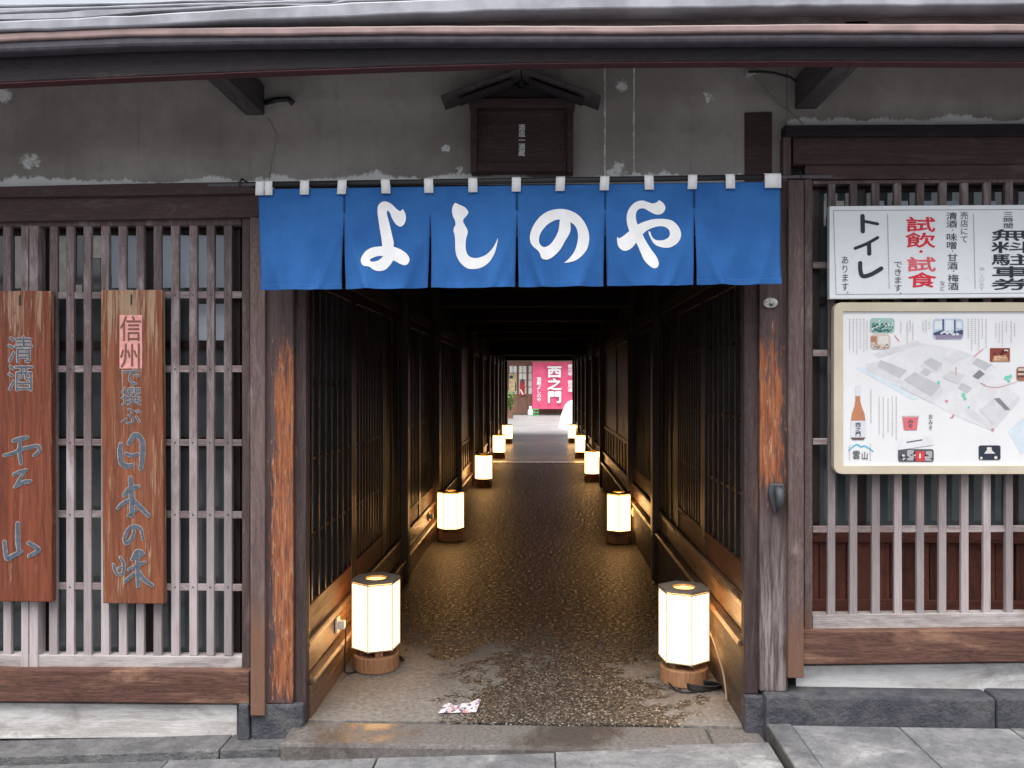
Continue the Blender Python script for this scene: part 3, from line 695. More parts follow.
def panel(s, x, y0, y1, kind, inset=.052):
    """one sliding panel of the passage wall; its rails and stiles as one frame, the infill as sub-parts"""
    f = MB(); xa, xb = x - s * inset, x - s * (inset - .028); z0 = ZW[s][3] + .003; z1, mid = 2.017, z0 + .142
    w_ = .05
    f.box(xa, xb, y0, y0 + w_, z0, z1); f.box(xa, xb, y1 - w_, y1, z0, z1)
    f.box(xa, xb, y0 + w_, y1 - w_, z1 - .06, z1); 
    fo = part(f, "sliding_panel", DARKZ, .003)
    a, c = y0 + w_ + .001, y1 - w_ - .001
    bt = MB()
    if kind == 'lattice':
        lb = MB(); lb.box(x - s * (inset - .004), x - s * (inset - .02), a, c, z0, mid - .03); part(lb, "lower_board", REDRAIL, .002, fo)
        lb = MB(); lb.box(xa, x - s * (inset - .026), a, c, mid - .028, mid); part(lb, "panel_rail", REDRAIL, .002, fo)
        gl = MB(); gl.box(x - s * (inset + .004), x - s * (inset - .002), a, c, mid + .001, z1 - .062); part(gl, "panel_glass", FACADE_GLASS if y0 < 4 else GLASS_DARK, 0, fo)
        n = max(3, int((c - a) / (.115 if y0 < 4 else .075)))
        for i in range(n): yy = a + (i + .5) * (c - a) / n; bt.box(x - s * (inset - .003), x - s * (inset - .022), yy - .009, yy + .009, mid + .001, z1 - .061)
        for zz in (z0 + .45, z0 + .80, z0 + 1.15): bt.box(x - s * (inset - .001), x - s * (inset - .014), a, c, zz - .009, zz + .009)
        part(bt, "lattice", DARKZ, .001, fo)
    elif kind == 'board':
        lb = MB(); lb.box(x - s * (inset - .002), x - s * (inset - .016), a, c, z0, z1 - .062); part(lb, "door_board", DARKZ, .002, fo)
        n = max(2, int((c - a) / .2))
        for i in range(1, n): yy = a + i * (c - a) / n; bt.box(x - s * (inset - .0165), x - s * (inset - .026), yy - .012, yy + .012, z0 + .002, z1 - .064)
        part(bt, "batten", DARKZ, .002, fo)
    elif kind == 'lit':
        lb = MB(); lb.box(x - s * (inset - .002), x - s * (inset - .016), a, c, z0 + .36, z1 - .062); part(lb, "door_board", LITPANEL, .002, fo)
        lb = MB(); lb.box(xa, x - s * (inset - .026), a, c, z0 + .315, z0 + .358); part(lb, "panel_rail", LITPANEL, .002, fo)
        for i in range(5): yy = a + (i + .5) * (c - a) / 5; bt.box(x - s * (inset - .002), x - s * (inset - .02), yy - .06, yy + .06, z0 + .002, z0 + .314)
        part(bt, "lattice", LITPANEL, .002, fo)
def wpost(s, x, y, w_=.11, out=.025, mat=DARKZ, z0=.0):
    m = MB(); m.box(x - s * .093, x + s * out, y - w_ / 2, y + w_ / 2, z0, 2.6); part(m, "wall_post", mat, .006)
for y in (6.06, 8.0, 10.3, 12.2, 14.2, 16.1, 17.6, 19.2, 21.0, 22.4): wpost(1, XA, y + .2, mat=DARKZ, out=.03)
for y in (6.35, 8.15, 12.05, 13.9, 15.9, 17.6, 19.3, 21.2, 22.6): wpost(-1, XB, y + .1, mat=DARKZ, out=.03)
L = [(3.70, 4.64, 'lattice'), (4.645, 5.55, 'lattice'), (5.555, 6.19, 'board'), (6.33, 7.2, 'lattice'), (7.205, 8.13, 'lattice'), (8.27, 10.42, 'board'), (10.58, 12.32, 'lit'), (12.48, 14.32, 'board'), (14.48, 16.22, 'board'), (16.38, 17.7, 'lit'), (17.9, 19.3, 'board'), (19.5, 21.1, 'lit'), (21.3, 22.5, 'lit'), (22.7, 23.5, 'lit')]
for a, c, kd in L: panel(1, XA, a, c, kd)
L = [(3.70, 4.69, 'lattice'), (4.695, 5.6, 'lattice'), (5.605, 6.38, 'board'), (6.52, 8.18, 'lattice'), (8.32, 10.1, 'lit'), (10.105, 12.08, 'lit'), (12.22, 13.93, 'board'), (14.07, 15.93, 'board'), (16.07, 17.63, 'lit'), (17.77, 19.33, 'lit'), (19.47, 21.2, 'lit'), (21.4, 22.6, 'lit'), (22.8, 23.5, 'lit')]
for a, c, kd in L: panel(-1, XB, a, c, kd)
m = MB(); m.box(-1.2, 1.1, 3.70, END, 2.42, 2.50); part(m, "ceiling", DARKY, 0)
for y in (4.9, 6.3, 8.2, 10.1, 12.2, 14.2, 19.3, 21.3):
    m = MB(); m.box(XA - .05, XB + .05, y, y + .14, 2.27, 2.415); part(m, "ceiling_beam", DARKX, .006)
for y, z in ((16.9, 2.09), (23.42, 2.165)):
    m = MB(); m.box(XA - .05, XB + .05, y, y + .18, z, 2.415); part(m, "ceiling_beam", DARKX, .006)
m = MB(); m.box(XA - .05, XB + .05, 17.1, 23.4, 2.30, 2.34); part(m, "ceiling", LITPANEL, 0)
for s, x in ((1, XA), (-1, XB)):
    m = MB(); m.box(x - s * .35, x + (.085 if s > 0 else .03), 23.45, 23.62, 0, 2.16); part(m, "end_post", DARKZ, .006)
    m = MB(); m.box(x - s * .352, x - s * 6, 23.45, 23.6, 0, 3.0); part(m, "rear_wall", wood("rear_clapboard", (.09, .06, .045), (.17, .12, .09), 'z'), 0)
m = MB(); m.box(XA - .35, XB + .35, 23.45, 23.6, 2.42, 3.0); part(m, "rear_wall", LITPANEL, 0)

# ------------------------------------------------------------------ noren and rod
YN = 3.42
NOREN_L, NOREN_R = 258.5, 780
SLITS = [344.5, 430.5, 517, 605, 694]
top_y = lambda px: 189.5 + (px - 258) * (182 - 189.5) / 522
hem_y = lambda px: 290.5 + (px - 258) * (284.5 - 290.5) / 522
edges = [NOREN_L] + SLITS + [NOREN_R]
def cloth_y(px, t):
    i = 0
    while i < 5 and px > edges[i + 1]: i += 1
    s_ = (px - edges[i]) / (edges[i + 1] - edges[i])
    free = max(0, (t - .30) / .70); free = free * min(1, free * 4)
    y = -.012 * math.sin(math.pi * s_) * free + .010 * free * (math.cos(2 * math.pi * s_) * .5)
    y += 0.010 * free * math.sin(2 * math.pi * (1.35 * s_ - .9 * t) + i * 1.7) + 0.008 * free * math.sin(2 * math.pi * (2.4 * s_ + .7 * t) + i * 2.9)
    # pull creases fanning from the slit tops
    for q, sg in ((1 - s_, 1), (s_, -1)):
        d = q - .42 * max(0, t - .3); y += -.020 * math.exp(-(d / .055) ** 2) * free * (1 if (i + (sg > 0)) % 2 else .4)
    return YN - .004 + y - .02 * t * t
NR = thing("noren_curtain", "blue split shop curtain with white brush characters hung across the entrance", "curtain", (PX(520, YN), YN, PZ(182, YN, 520)))
m = MB()
for i in range(6):
    nx, nz = 34, 34; base = len(m.v)
    for r in range(nz + 1):
        t = r / nz
        for c in range(nx + 1):
            s_ = c / nx; a, e_ = edges[i], edges[i + 1]
            op = max(0, (t - .28) / .72) ** .7 * 1.9
            aa = a + (op if i > 0 else t * 5.5 if False else 0) + (4.0 * t if i == 0 else 0); ee = e_ - (op if i < 5 else 0)
            px = aa + (ee - aa) * s_
            # the hem sags between its corners
            py = top_y(px) + (hem_y(px) + .9 * math.sin(math.pi * s_) - top_y(px)) * t
            pc = min(max(px, a + .01), e_ - .01)
            X, Z = P(px, py, YN)
            m.v.append((X, cloth_y(pc, t), Z))
    for r in range(nz):
        for c in range(nx):
            k = base + r * (nx + 1) + c; m.f.append((k, k + nx + 1, k + nx + 2, k + 1))
cl = m.build("cloth", BLUE, NR, smooth=True)
sm = cl.modifiers.new("thick", 'SOLIDIFY'); sm.thickness = .0012; sm.offset = 1
b = bmesh.new(); b.from_mesh(cl.data); bmesh.ops.remove_doubles(b, verts=b.verts, dist=.0004); b.to_mesh(cl.data); b.free()
hm = MB()
for i in range(6):
    base = len(hm.v); nx = 34
    for r in range(4):
        t = (.945, .95, .975, .999)[r]
        for c in range(nx + 1):
            s_ = c / nx; a, e_ = edges[i], edges[i + 1]; op = ((t - .28) / .72) ** .7 * 1.9
            aa = a + (op if i > 0 else 4.0 * t) + .1; ee = e_ - (op if i < 5 else 0) - .1; px = aa + (ee - aa) * s_
            py = top_y(px) + (hem_y(px) + .9 * math.sin(math.pi * s_) - top_y(px)) * t
            X, Z = P(px, py, YN); hm.v.append((X, cloth_y(min(max(px, a + .01), e_ - .01), t) - (.0004 if r == 0 else .0024), Z))
    for r in range(3):
        for c in range(nx): k = base + r * (nx + 1) + c; hm.f.append((k, k + nx + 1, k + nx + 2, k + 1))
hm.build("hem", BLUE, cl)
GL = {
 (350, 190, 8.54): [[(300,100),(350,118),(395,160),(430,183),(455,165,1),(478,215),(478,265),(455,308),(425,315),(390,290),(360,240),(345,200),(325,180),(318,205),(335,270),(360,370),(378,450),(378,490,1),(430,510),(490,550),(518,595),(510,635),(480,652),(440,640),(400,618),(375,607,1),(350,645),(310,685),(260,700),(215,690),(180,665),(130,655),(108,620),(110,580),(140,530),(190,500),(240,490),(283,487,1),(275,420),(255,310),(240,210),(240,150),(260,115)],
   [(290,570,1),(245,572),(200,590),(182,605),(195,620),(235,615),(268,595)]],
 (440, 190, 8.54): [[(130,112,1),(170,130),(215,152),(242,190),(232,220),(205,250),(200,275),(215,305),(238,350),(236,385),(225,430),(222,480),(228,530),(250,570),(290,590),(340,588),(400,560),(450,505),(480,450),(495,412,1),(490,460),(470,540),(435,610),(390,655),(340,680),(285,686),(235,675),(185,635),(150,580),(135,520),(133,450),(128,390),(118,350),(125,320),(135,300),(130,265),(112,225),(104,180),(112,140)]],
 (520, 190, 8.54): [[(350,165),(430,180),(500,220),(555,290),(585,370),(588,440),(570,510),(525,570),(470,610),(420,625),(375,632,1),(420,590),(460,535),(485,470),(495,400),(485,340),(460,300),(428,278,1),(432,330),(420,380),(385,440),(350,505),(310,555),(260,595),(220,605),(185,590),(170,550),(150,520),(115,490),(90,450),(85,400),(100,340),(135,275),(190,215),(260,178)],
   [(340,255,1),(300,262),(240,295),(190,350),(165,405),(165,455),(190,490),(225,493),(265,465),(305,405),(330,340)]],
 (605, 190, 8.53): [[(460,90,1),(495,115),(512,155),(495,195),(460,213),(420,208),(380,188),(340,165),(310,160),(280,172),(262,205),(262,250),(275,300,1),(330,275),(400,255),(480,250),(560,262),(610,300),(640,355),(640,410),(610,460),(560,492),(510,500),(450,488),(410,460),(385,415),(369,375),(372,352,1),(384,365),(392,392),(412,422),(450,437),(500,432),(540,405),(548,370),(535,340),(500,318),(450,315),(400,328),(355,350),(318,382,1),(340,430),(380,500),(430,575),(450,630),(440,665),(410,678),(375,660),(330,610),(300,540),(275,480),(260,455,1),(235,490),(195,520),(155,528),(120,505),(102,465),(100,405,1),(115,418),(150,400),(205,355,1),(190,310),(183,250),(190,195),(220,140),(265,105),(315,93),(360,105),(400,118),(435,110)]],
}
for (ox, oy, sc), loops in GL.items():
    cu = bpy.data.curves.new("g", 'CURVE'); cu.dimensions = '2D'; cu.fill_mode = 'BOTH'
    for lp in loops:
        q = outline(lp); sp = cu.splines.new('POLY'); sp.points.add(len(q) - 1); sp.use_cyclic_u = True
        for pt, (x, y) in zip(sp.points, q): pt.co = (ox + x / sc, -(oy + y / sc), 0, 1)
    o = bpy.data.objects.new("g", cu); COL.objects.link(o)
    dg = bpy.context.evaluated_depsgraph_get(); dg.update(); me = o.evaluated_get(dg).to_mesh()
    b = bmesh.new(); b.from_mesh(me); o.evaluated_get(dg).to_mesh_clear(); bpy.data.objects.remove(o)
    for k in range(0, 91, 3):
        for co, no in (((ox + k, 0, 0), (1, 0, 0)), ((0, -(oy + k), 0), (0, 1, 0))):
            bmesh.ops.bisect_plane(b, geom=b.verts[:] + b.edges[:] + b.faces[:], plane_co=co, plane_no=no, dist=1e-5)
    bmesh.ops.triangulate(b, faces=b.faces[:])
    off = world_loc(NR)
    for v in b.verts:
        px, py = v.co.x, -v.co.y; t = (py - top_y(px)) / (hem_y(px) - top_y(px))
        X, Z = P(px, py, YN); v.co = Vector((X, cloth_y(px, t) - .0028, Z)) - off
    for f in b.faces:
        f.normal_update()
        if f.normal.y > 0: f.normal_flip()
        f.smooth = True
    me = bpy.data.meshes.new("lettering"); b.to_mesh(me); b.free(); me.materials.append(WHITE_INK)
    o = bpy.data.objects.new("lettering", me); COL.objects.link(o); o.parent = cl
# loops
rod_y = lambda px: 184.5 + (px - 258) * (177 - 184.5) / 522
RR = .012
for px, w_ in ((261, 8.5), (269.5, 8), (305.5, 9), (343, 9), (386, 9), (429, 9), (473, 9), (516.5, 9), (560.5, 9), (604.5, 9), (648.5, 9), (692, 9), (729.5, 9), (772, 16)):
    m = MB(); n = 14; Xc, Zc = P(px, rod_y(px), YN); hw = w_ / 2 * YN / FPX; zbot = PZ(top_y(px) + 6.6, YN, px); sk = random.uniform(-.004, .004)
    prof = [(YN - RR - .0035, zbot), (YN - RR - .003, Zc)] + [(YN - (RR + .003) * math.cos(a), Zc + (RR + .003) * math.sin(a)) for a in [math.pi * k / n for k in range(1, n)]] + [(YN + RR + .003, Zc), (YN + .004, zbot + .02)]
    for k, (yy, zz) in enumerate(prof):
        f_ = sk * (Zc - zz) / .05
        m.v += [(Xc - hw + f_, yy, zz), (Xc + hw + f_, yy, zz)]
    for k in range(len(prof) - 1): m.f.append((2 * k, 2 * k + 1, 2 * k + 3, 2 * k + 2))
    o = m.build("hanging_loop", WHITECLOTH, NR, smooth=True)
    q = o.modifiers.new("thick", 'SOLIDIFY'); q.thickness = .001
RD = thing("curtain_rod", "black rod with thin grey ends carrying the blue curtain", "rod", (PX(520, YN), YN, PZ(181, YN, 520)))
pt = lambda px: (PX(px, YN), YN, PZ(rod_y(px), YN, px))
m = MB(); m.tube([pt(272), pt(516), pt(768)], RR, 14); m.build("rod", BLACKMETAL, RD, smooth=True)
m = MB(); m.tube([pt(208), pt(832)], .0062, 10); m.build("inner_rod", plain("grey_steel", (.10, .10, .11), .4, .5), RD, smooth=True)
for px in (240, 801):
    X, _, Z = pt(px); m = MB(); m.tube([(X, YN, Z - .008), (X, YN - .008, Z), (X, YN, Z + .01), (X, YN + .02, Z + .03), (X, 3.62 if px < 500 else 3.6, Z + .03)], .004, 6); m.build("rod_hook", BLACKMETAL, RD, smooth=True)

# ------------------------------------------------------------------ name board with little roof above the entrance
YS = 3.60
SH = thing("gabled_sign_case", "small dark wooden sign case with a gabled roof above the curtain", "sign", (PX(522, YS), 3.7, PZ(172, YS, 522)))
q = lambda m, a, c, t, bt, Y, dY: pxbox(m, a, c, t, bt, Y, dY)
m = MB(); q(m, 475, 570, 110, 166, YS + .02, .03); m.build("sign_panel", SHRINE, SH, .002)
m = MB(); q(m, 470.5, 477, 104, 172, YS - .01, .07); m.build("side_frame", SHRINE, SH, .003)
m = MB(); q(m, 567, 573.5, 104, 172, YS - .01, .07); m.build("side_frame", SHRINE, SH, .003)
m = MB(); q(m, 477.2, 566.8, 162, 171.5, YS - .005, .06); m.build("bottom_rail", SHRINE, SH, .003)
m = MB(); q(m, 469, 575, 98, 107, YS - .02, .09); m.build("top_rail", SHRINE, SH, .003)
m = MB(); q(m, 473, 570, 88, 97.5, YS + .0, .06); m.build("gable_board", BEAM, SH, .002)
m = MB(); q(m, 519, 524, 70, 87, YS + .01, .05); m.build("king_post", BEAM, SH, .002)
for sg in (-1, 1):
    m = MB(); Y0 = YS - .10
    ax, az = P(521 + sg * .6, 66, Y0); ex, ez = P(521 + sg * 80, 95, Y0)
    m.prism([(ax, az), (ex, ez), (ex, ez - .012), (ax, az - .016)], 'y', Y0, 3.67); m.build("roof_slope", ARM, SH, .003)
    m = MB(); ax, az = P(521 + sg * 8, 78, Y0 + .03); ex, ez = P(521 + sg * 62, 98, Y0 + .03)
    m.prism([(ax, az), (ex, ez), (ex, ez - .02), (ax, az - .02)], 'y', Y0 + .03, Y0 + .08); m.build("rafter", BEAM, SH, .002)
f = Flat(); f.column("酒造一酒蔵", 518.3, 124, 525.3, 6.4, .02, 1.05); f.build("lettering", WHITE_INK, YS + .0175, SH)

# ------------------------------------------------------------------ hanging boards
def shopboard(px0, px1, py0, py1, Y, dY, label, mat, slant=0):
    T = thing("wooden_signboard", label, "signboard", (PX((px0 + px1) / 2, Y), Y + dY, PZ(py1, Y, px1)), "carved boards on the lattice")
    m = MB(); a, t = P(px0, py0, Y); c, bt = P(px1, py1, Y); n = 6
    m.add([(a, Y, t), (c, Y, t), (c + slant, Y, bt), (a + slant, Y, bt), (a, Y + dY, t), (c, Y + dY, t), (c + slant, Y + dY, bt), (a + slant, Y + dY, bt)], [(0, 3, 2, 1), (4, 5, 6, 7), (0, 1, 5, 4), (1, 2, 6, 5), (2, 3, 7, 6), (3, 0, 4, 7)])
    m.build("board", mat, T, .004)
    m = MB(); hx = (a + c) / 2 if px0 > 50 else PX(20, Y); z = t - .02; m.tube([(hx, Y - .001, z), (hx, Y - .002, z - .045)], .0035, 6); m.build("hanger_slot", BLACKMETAL, T)
    return T
YG = 3.605
B1 = shopboard(-13, 50.5, 291, 602, YG, .032, "reddish wooden board with carved grey characters at the picture's edge, lighter strip down one side", SIGNWOOD, .008)
B2 = shopboard(101, 162, 290, 604, YG, .032, "orange brown wooden board with pink painted square and carved grey brush characters", SIGNWOOD2, .008)
def carve(parent, strokes, o, sc, Y=YG):
    for grow, mat, d, nm in ((.6, EDGE, .0012, "carved_edge"), (0, CHAR, .0028, "lettering")):
        f = Flat()
        for pts, w_ in strokes: f.stroke([(o[0] + x / sc, o[1] + y / sc) for x, y in pts], (w_ * .84 / sc), grow)
        f.build(nm, mat, Y - d, parent, .00006)
carve(B1, [([(70,55),(105,45),(140,38)],24), ([(22,130),(70,118),(105,100),(155,88),(192,82),(203,105),(175,130)],19), ([(103,60),(100,110),(108,172)],22), ([(70,228),(100,215),(135,205)],19), ([(128,212),(105,245),(78,288)],15), ([(78,290),(120,268),(157,262)],22),
           ([(92,478),(92,560),(98,625)],27), ([(24,572),(36,655),(70,642),(110,622)],24), ([(148,578),(198,612),(150,645)],24)], (0, 430), 5.12)
carve(B2, [([(135,165),(128,240),(142,325),(190,352),(232,342)],46), ([(205,155),(258,85),(315,135),(320,250),(305,375)],48), ([(180,245),(235,262),(275,245)],32),
           ([(215,450),(225,560),(232,690),(228,775)],46), ([(165,600),(210,545),(282,528)],44), ([(112,708),(150,672),(200,640)],34), ([(240,635),(310,710),(375,775)],40), ([(200,770),(265,728)],30)], (105, 425), 8.533)
carve(B2, [([(250,188),(238,262),(188,328),(165,290),(195,212),(252,180),(305,205),(325,292)],28),
           ([(72,508),(88,560),(105,592)],28), ([(130,445),(162,505),(150,582),(108,592)],26), ([(112,540),(150,528)],20),
           ([(238,455),(272,398),(320,402)],38), ([(232,462),(280,440),(330,418)],36), ([(205,550),(270,520),(340,488)],32), ([(275,400),(282,560),(283,690)],40), ([(172,652),(215,615),(248,582)],32), ([(285,560),(340,640),(405,685)],38)], (105, 505), 8.533)
f = Flat(); f.rect(119.5, 315, 142, 368.5); f.build("pink_square", PINKPAPER, YG - .0012, B2)
BROWNINK = plain("brown_ink", (.22, .10, .075), .8)
f = Flat(); f.column("信州", 119.5, 315, 142, 27, .012); f.build("lettering", BROWNINK, YG - .0024, B2)
for bold, mat, d in ((.035, EDGE, .0012), (0, CHAR, .0024)):
    f = Flat(); f.column("で撰ぶ", 120.5, 367, 141.5, 19.5, bold); f.build("lettering", mat, YG - d, B2)
    f = Flat(); f.column("清酒", 7, 335, 34, 28.5, bold); f.build("lettering", mat, YG - d, B1)

# ------------------------------------------------------------------ white notice
YW = 3.61
NT_ = thing("white_notice_sign", "long white notice sign with black and red vertical Japanese writing on the lattice", "sign", (PX(930, YW), YW + .025, PZ(299, YW, 930)))
def face(m, x0, x1, tl, tr, bl, br, Y, dY):
    (a, t0), (c, t1), (d, b1), (e_, b0) = P(x0, tl, Y), P(x1, tr, Y), P(x1, br, Y), P(x0, bl, Y)
    m.add([(a, Y, t0), (c, Y, t1), (d, Y, b1), (e_, Y, b0), (a, Y + dY, t0), (c, Y + dY, t1), (d, Y + dY, b1), (e_, Y + dY, b0)], [(0, 3, 2, 1), (4, 5, 6, 7), (0, 1, 5, 4), (1, 2, 6, 5), (2, 3, 7, 6), (3, 0, 4, 7)]); return m
m = MB(); face(m, 829.5, 1052, 206, 204.5, 299, 297, YW, .03); m.build("sign_panel", ENAMEL, NT_, .003)
f = Flat(); a = .7
for x0, y0, x1, y1 in ((833.5, 210.5, 1048, 209.3), (833.5, 210.5, 836, 294.5), (836, 294.5, 1048, 292.8), (1048, 209.3, 1048, 292.8)): f.line(x0, y0, x1, y1, a)
for x in (887.5, 973.5): f.line(x, 214, x + 1.7, 289, .7)
f.build("border_line", GREYINK, YW - .0012, NT_)
f = Flat()
def stk(p, w_): f.stroke([(824 + x / 7.68, 200 + y / 7.68) for x, y in p], [w_ / 7.68] * len(p))
stk([(296, 124), (297, 185), (298, 240)], 34); stk([(300, 162), (360, 173), (412, 184)], 23); stk([(412, 289), (330, 335), (240, 371)], 24); stk([(345, 335), (347, 375), (348, 412)], 32)
stk([(278, 484), (280, 545), (300, 585), (365, 570), (440, 526)], 32); f.build("lettering", INK, YW - .0012, NT_, .00005)
f = Flat(); f.column("あります", 841, 255.5, 849, 8.9, .008); f.char("。", 846.5, 287, 852, 294); f.column("できます", 893.5, 260.5, 902.5, 7.8, .008); f.char("。", 899.5, 288, 905, 295)
f.column("売店にて", 960, 211.5, 968.5, 7.9, .004); f.column("清酒", 946, 212, 957.5, 8.0, .014); f.char("・", 949, 227.5, 956, 233); f.column("味噌", 946, 233, 957.5, 8.2, .014); f.char("・", 949, 248, 956, 254)
f.column("甘酒", 947, 253.5, 958, 8.2, .012); f.char("・", 950, 268.5, 957, 274); f.column("梅酒", 947.5, 274, 959, 8.2, .012); f.column("など", 939.5, 280.5, 945, 5.2, 0)
f.column("三時間", 1003, 211.5, 1013.5, 5.7, .004); f.build("lettering", plain("dark_grey_ink", (.09, .09, .11), .6), YW - .0012, NT_)
f = Flat(); f.column("差し上げます", 978.5, 267, 985, 3.9, 0); f.build("lettering", FAINTINK, YW - .0012, NT_)
f = Flat(); f.column("無料駐車券", 990, 229, 1033, 12.3, .028, .98); f.build("lettering", INK, YW - .0012, NT_)
f = Flat(); f.column("試飲", 905, 216.5, 936, 15.8, .03, 1.0); f.char("・", 914, 247, 928, 256, .05); f.build("lettering", REDINK, YW - .0012, NT_)
f = Flat(); f.char("試", 906, 256.5, 936.5, 272, .03); f.build("lettering", PINKINK, YW - .0012, NT_)
f = Flat(); f.char("食", 907, 272, 937, 288, .03); f.build("lettering", REDINK, YW - .0012, NT_)

# ------------------------------------------------------------------ map board
MP = thing("guide_map_board", "cream framed guide map of the premises with roofs, small pictures and a bottle", "notice board", (PX(930, YW), YW + .025, PZ(474, YW, 930)))
CREAM = plain("cream_frame", (.60, .52, .40), .5, mott=.06, scale=8)
PAPER = plain("map_paper", (.80, .80, .81), .35, .4, mott=.02, scale=5)
def rr(x0, y0, x1, y1, r):
    f_ = Flat(); f_.rect(x0, y0, x1, y1, r); return [P(x, y, YW) for x, y in f_.v]
outer = rr(833.5, 302.5, 1058, 474, 8); inner = rr(842.5, 311.5, 1049, 465.5, 1.5)
m = MB(); n = len(outer)
for Y in (YW - .006, YW + .03):
    for p in outer: m.v.append((p[0], Y, p[1]))
    for p in inner: m.v.append((p[0], Y, p[1]))
for i in range(n):
    j = (i + 1) % n
    m.f += [(i, j, n + j, n + i), (2 * n + i, 3 * n + i, 3 * n + j, 2 * n + j), (i, 2 * n + i, 2 * n + j, j), (n + i, n + j, 3 * n + j, 3 * n + i)]
m.build("frame", CREAM, MP, .002)
m = MB(); m.prism(inner, 'y', YW + .004, YW + .02); m.build("map_sheet", PAPER, MP)
YM = YW + .004
Z5 = lambda pts: [(820 + x / 4.265, 300 + y / 4.265) for x, y in pts]
def prt(name, mat, polys, d):
    f_ = Flat()
    for p in polys: f_.poly(Z5(p))
    return f_.build(name, mat, YM - d, MP, .00003)
G = lambda n_, v: plain("print_" + n_, v, .45, mott=.05)
prt("printed_ground", G("pale_ground", (.735, .735, .75)), [[(200, 300), (420, 180), (600, 215), (745, 280), (850, 410), (735, 558), (600, 505), (480, 440)]], .0008)
prt("printed_ground", G("pale_blue", (.66, .74, .80)), [[(150, 290), (190, 285), (420, 420), (400, 428)], [(800, 560), (870, 500), (880, 640), (860, 660)]], .0007)
walls = [[(195, 275), (250, 262), (345, 330), (345, 360), (200, 300)], [(345, 345), (475, 410), (520, 368), (520, 400), (478, 440), (345, 375)], [(230, 230), (418, 172), (430, 190), (250, 248)], [(520, 250), (600, 215), (650, 235), (570, 275)], [(620, 480), (735, 558), (850, 430), (850, 400), (735, 530), (620, 450)], [(430, 270), (495, 303), (523, 275), (523, 290), (495, 318), (430, 285)]]
prt("printed_walls", G("pale_wall", (.67, .67, .69)), walls, .0012)
prt("printed_roofs", G("grey_roof", (.54, .54, .56)), [[(258, 255), (372, 300), (340, 333), (245, 285)], [(355, 340), (405, 308), (515, 365), (475, 410)], [(440, 265), (470, 245), (523, 272), (495, 303)], [(425, 310), (450, 290), (475, 308), (455, 325)], [(650, 270), (670, 248), (735, 275), (705, 300)], [(590, 375), (605, 352), (650, 375), (628, 398)]], .0018)
prt("printed_roofs", G("pale_grey_roof", (.64, .64, .655)), [[(680, 470), (740, 420), (790, 470), (738, 530)], [(520, 330), (560, 300), (620, 320), (590, 360)], [(240, 225), (330, 195), (350, 205), (260, 240)]], .0019)
prt("printed_roofs", G("dark_grey_roof", (.24, .24, .255)), [[(742, 421), (765, 417), (812, 468), (792, 470)], [(650, 325), (680, 297), (703, 315), (675, 338)]], .0020)
dot = lambda x, y, r: [(x + r * math.cos(k), y + r * math.sin(k)) for k in [i * math.pi / 5 for i in range(10)]]
prt("printed_trees", G("green", (.20, .62, .45)), [dot(505, 352, 7), dot(612, 405, 9), (dot(618, 420, 7)), dot(635, 458, 5), dot(795, 332, 10), dot(812, 325, 8), dot(806, 345, 7)], .0022)
fl_ = Flat()
for a in ((697, 208, 655, 242), (580, 285, 580, 322), (318, 150, 338, 176), (685, 355, 705, 362)):
    (x0, y0), (x1, y1) = Z5([a[:2], a[2:]]); fl_.line(x0, y0, x1, y1, .8)
pts = Z5([(700, 366), (760, 372), (840, 348)]); fl_.stroke(pts, .5)
fl_.poly(Z5([(553, 505), (573, 483), (570, 500)])); fl_.poly(Z5(dot(540, 431, 6))); fl_.poly(Z5(dot(737, 553, 6))); fl_.build("printed_arrows", G("rose", (.66, .22, .30)), YM - .0024, MP, .00003)
def photo(x0, y0, x1, y1, r, stops, sc, seed):
    k = NT("printed_picture"); vv = k.map((1, 1, 1.5), (seed, seed * 2, 0)); nz = k.noise(vv, sc, 3, .7, .8); v2 = k.voro(vv, sc * 1.4)
    mt = k.done(k.ramp(k.math('ADD', k.math('MULTIPLY', nz, .7), k.math('MULTIPLY', v2, .45)), stops), .4)
    f_ = Flat(); (a, t), (c, bt) = Z5([(x0, y0), (x1, y1)]); f_.rect(a, t, c, bt, r / 4.265); f_.build("printed_picture", mt, YM - .0026, MP)
def pic(x0, y0, x1, y1, r, base, layers, seed):
    rnd = random.Random(seed); f_ = Flat(); (a, t), (c, bt) = Z5([(x0, y0), (x1, y1)]); f_.rect(a, t, c, bt, r / 4.265); f_.build("printed_picture", G("picture", base), YM - .0022, MP)
    for i, (col, spec) in enumerate(layers):
        f_ = Flat()
        if isinstance(spec, tuple):                     # scattered dabs: (count, size, top fraction, bottom fraction)
            n_, sz, f0, f1 = spec
            for _ in range(n_):
                cx = rnd.uniform(x0 + sz + 3, x1 - sz - 3); cy = rnd.uniform(y0 + (y1 - y0) * f0 + sz, y0 + (y1 - y0) * f1 - sz)
                f_.poly(Z5([(cx + sz * rnd.uniform(.5, 1.2) * math.cos(k), cy + sz * rnd.uniform(.4, 1) * math.sin(k)) for k in [j * math.pi / 3 for j in range(6)]]))
        else:
            for p in spec: f_.poly(Z5(p))
        f_.build("printed_picture", G("picture", col), YM - .0025 - .0003 * i, MP, .000004)
bx = lambda x0, y0, x1, y1: [(x0, y0), (x1, y0), (x1, y1), (x0, y1)]
pic(213, 77, 318, 140, 14, (.36, .52, .48), [((.10, .30, .26), (26, 9, .25, 1)), ((.62, .70, .68), (18, 6, 0, .9)), ((.03, .09, .08), (26, 5, .3, 1))], 1)
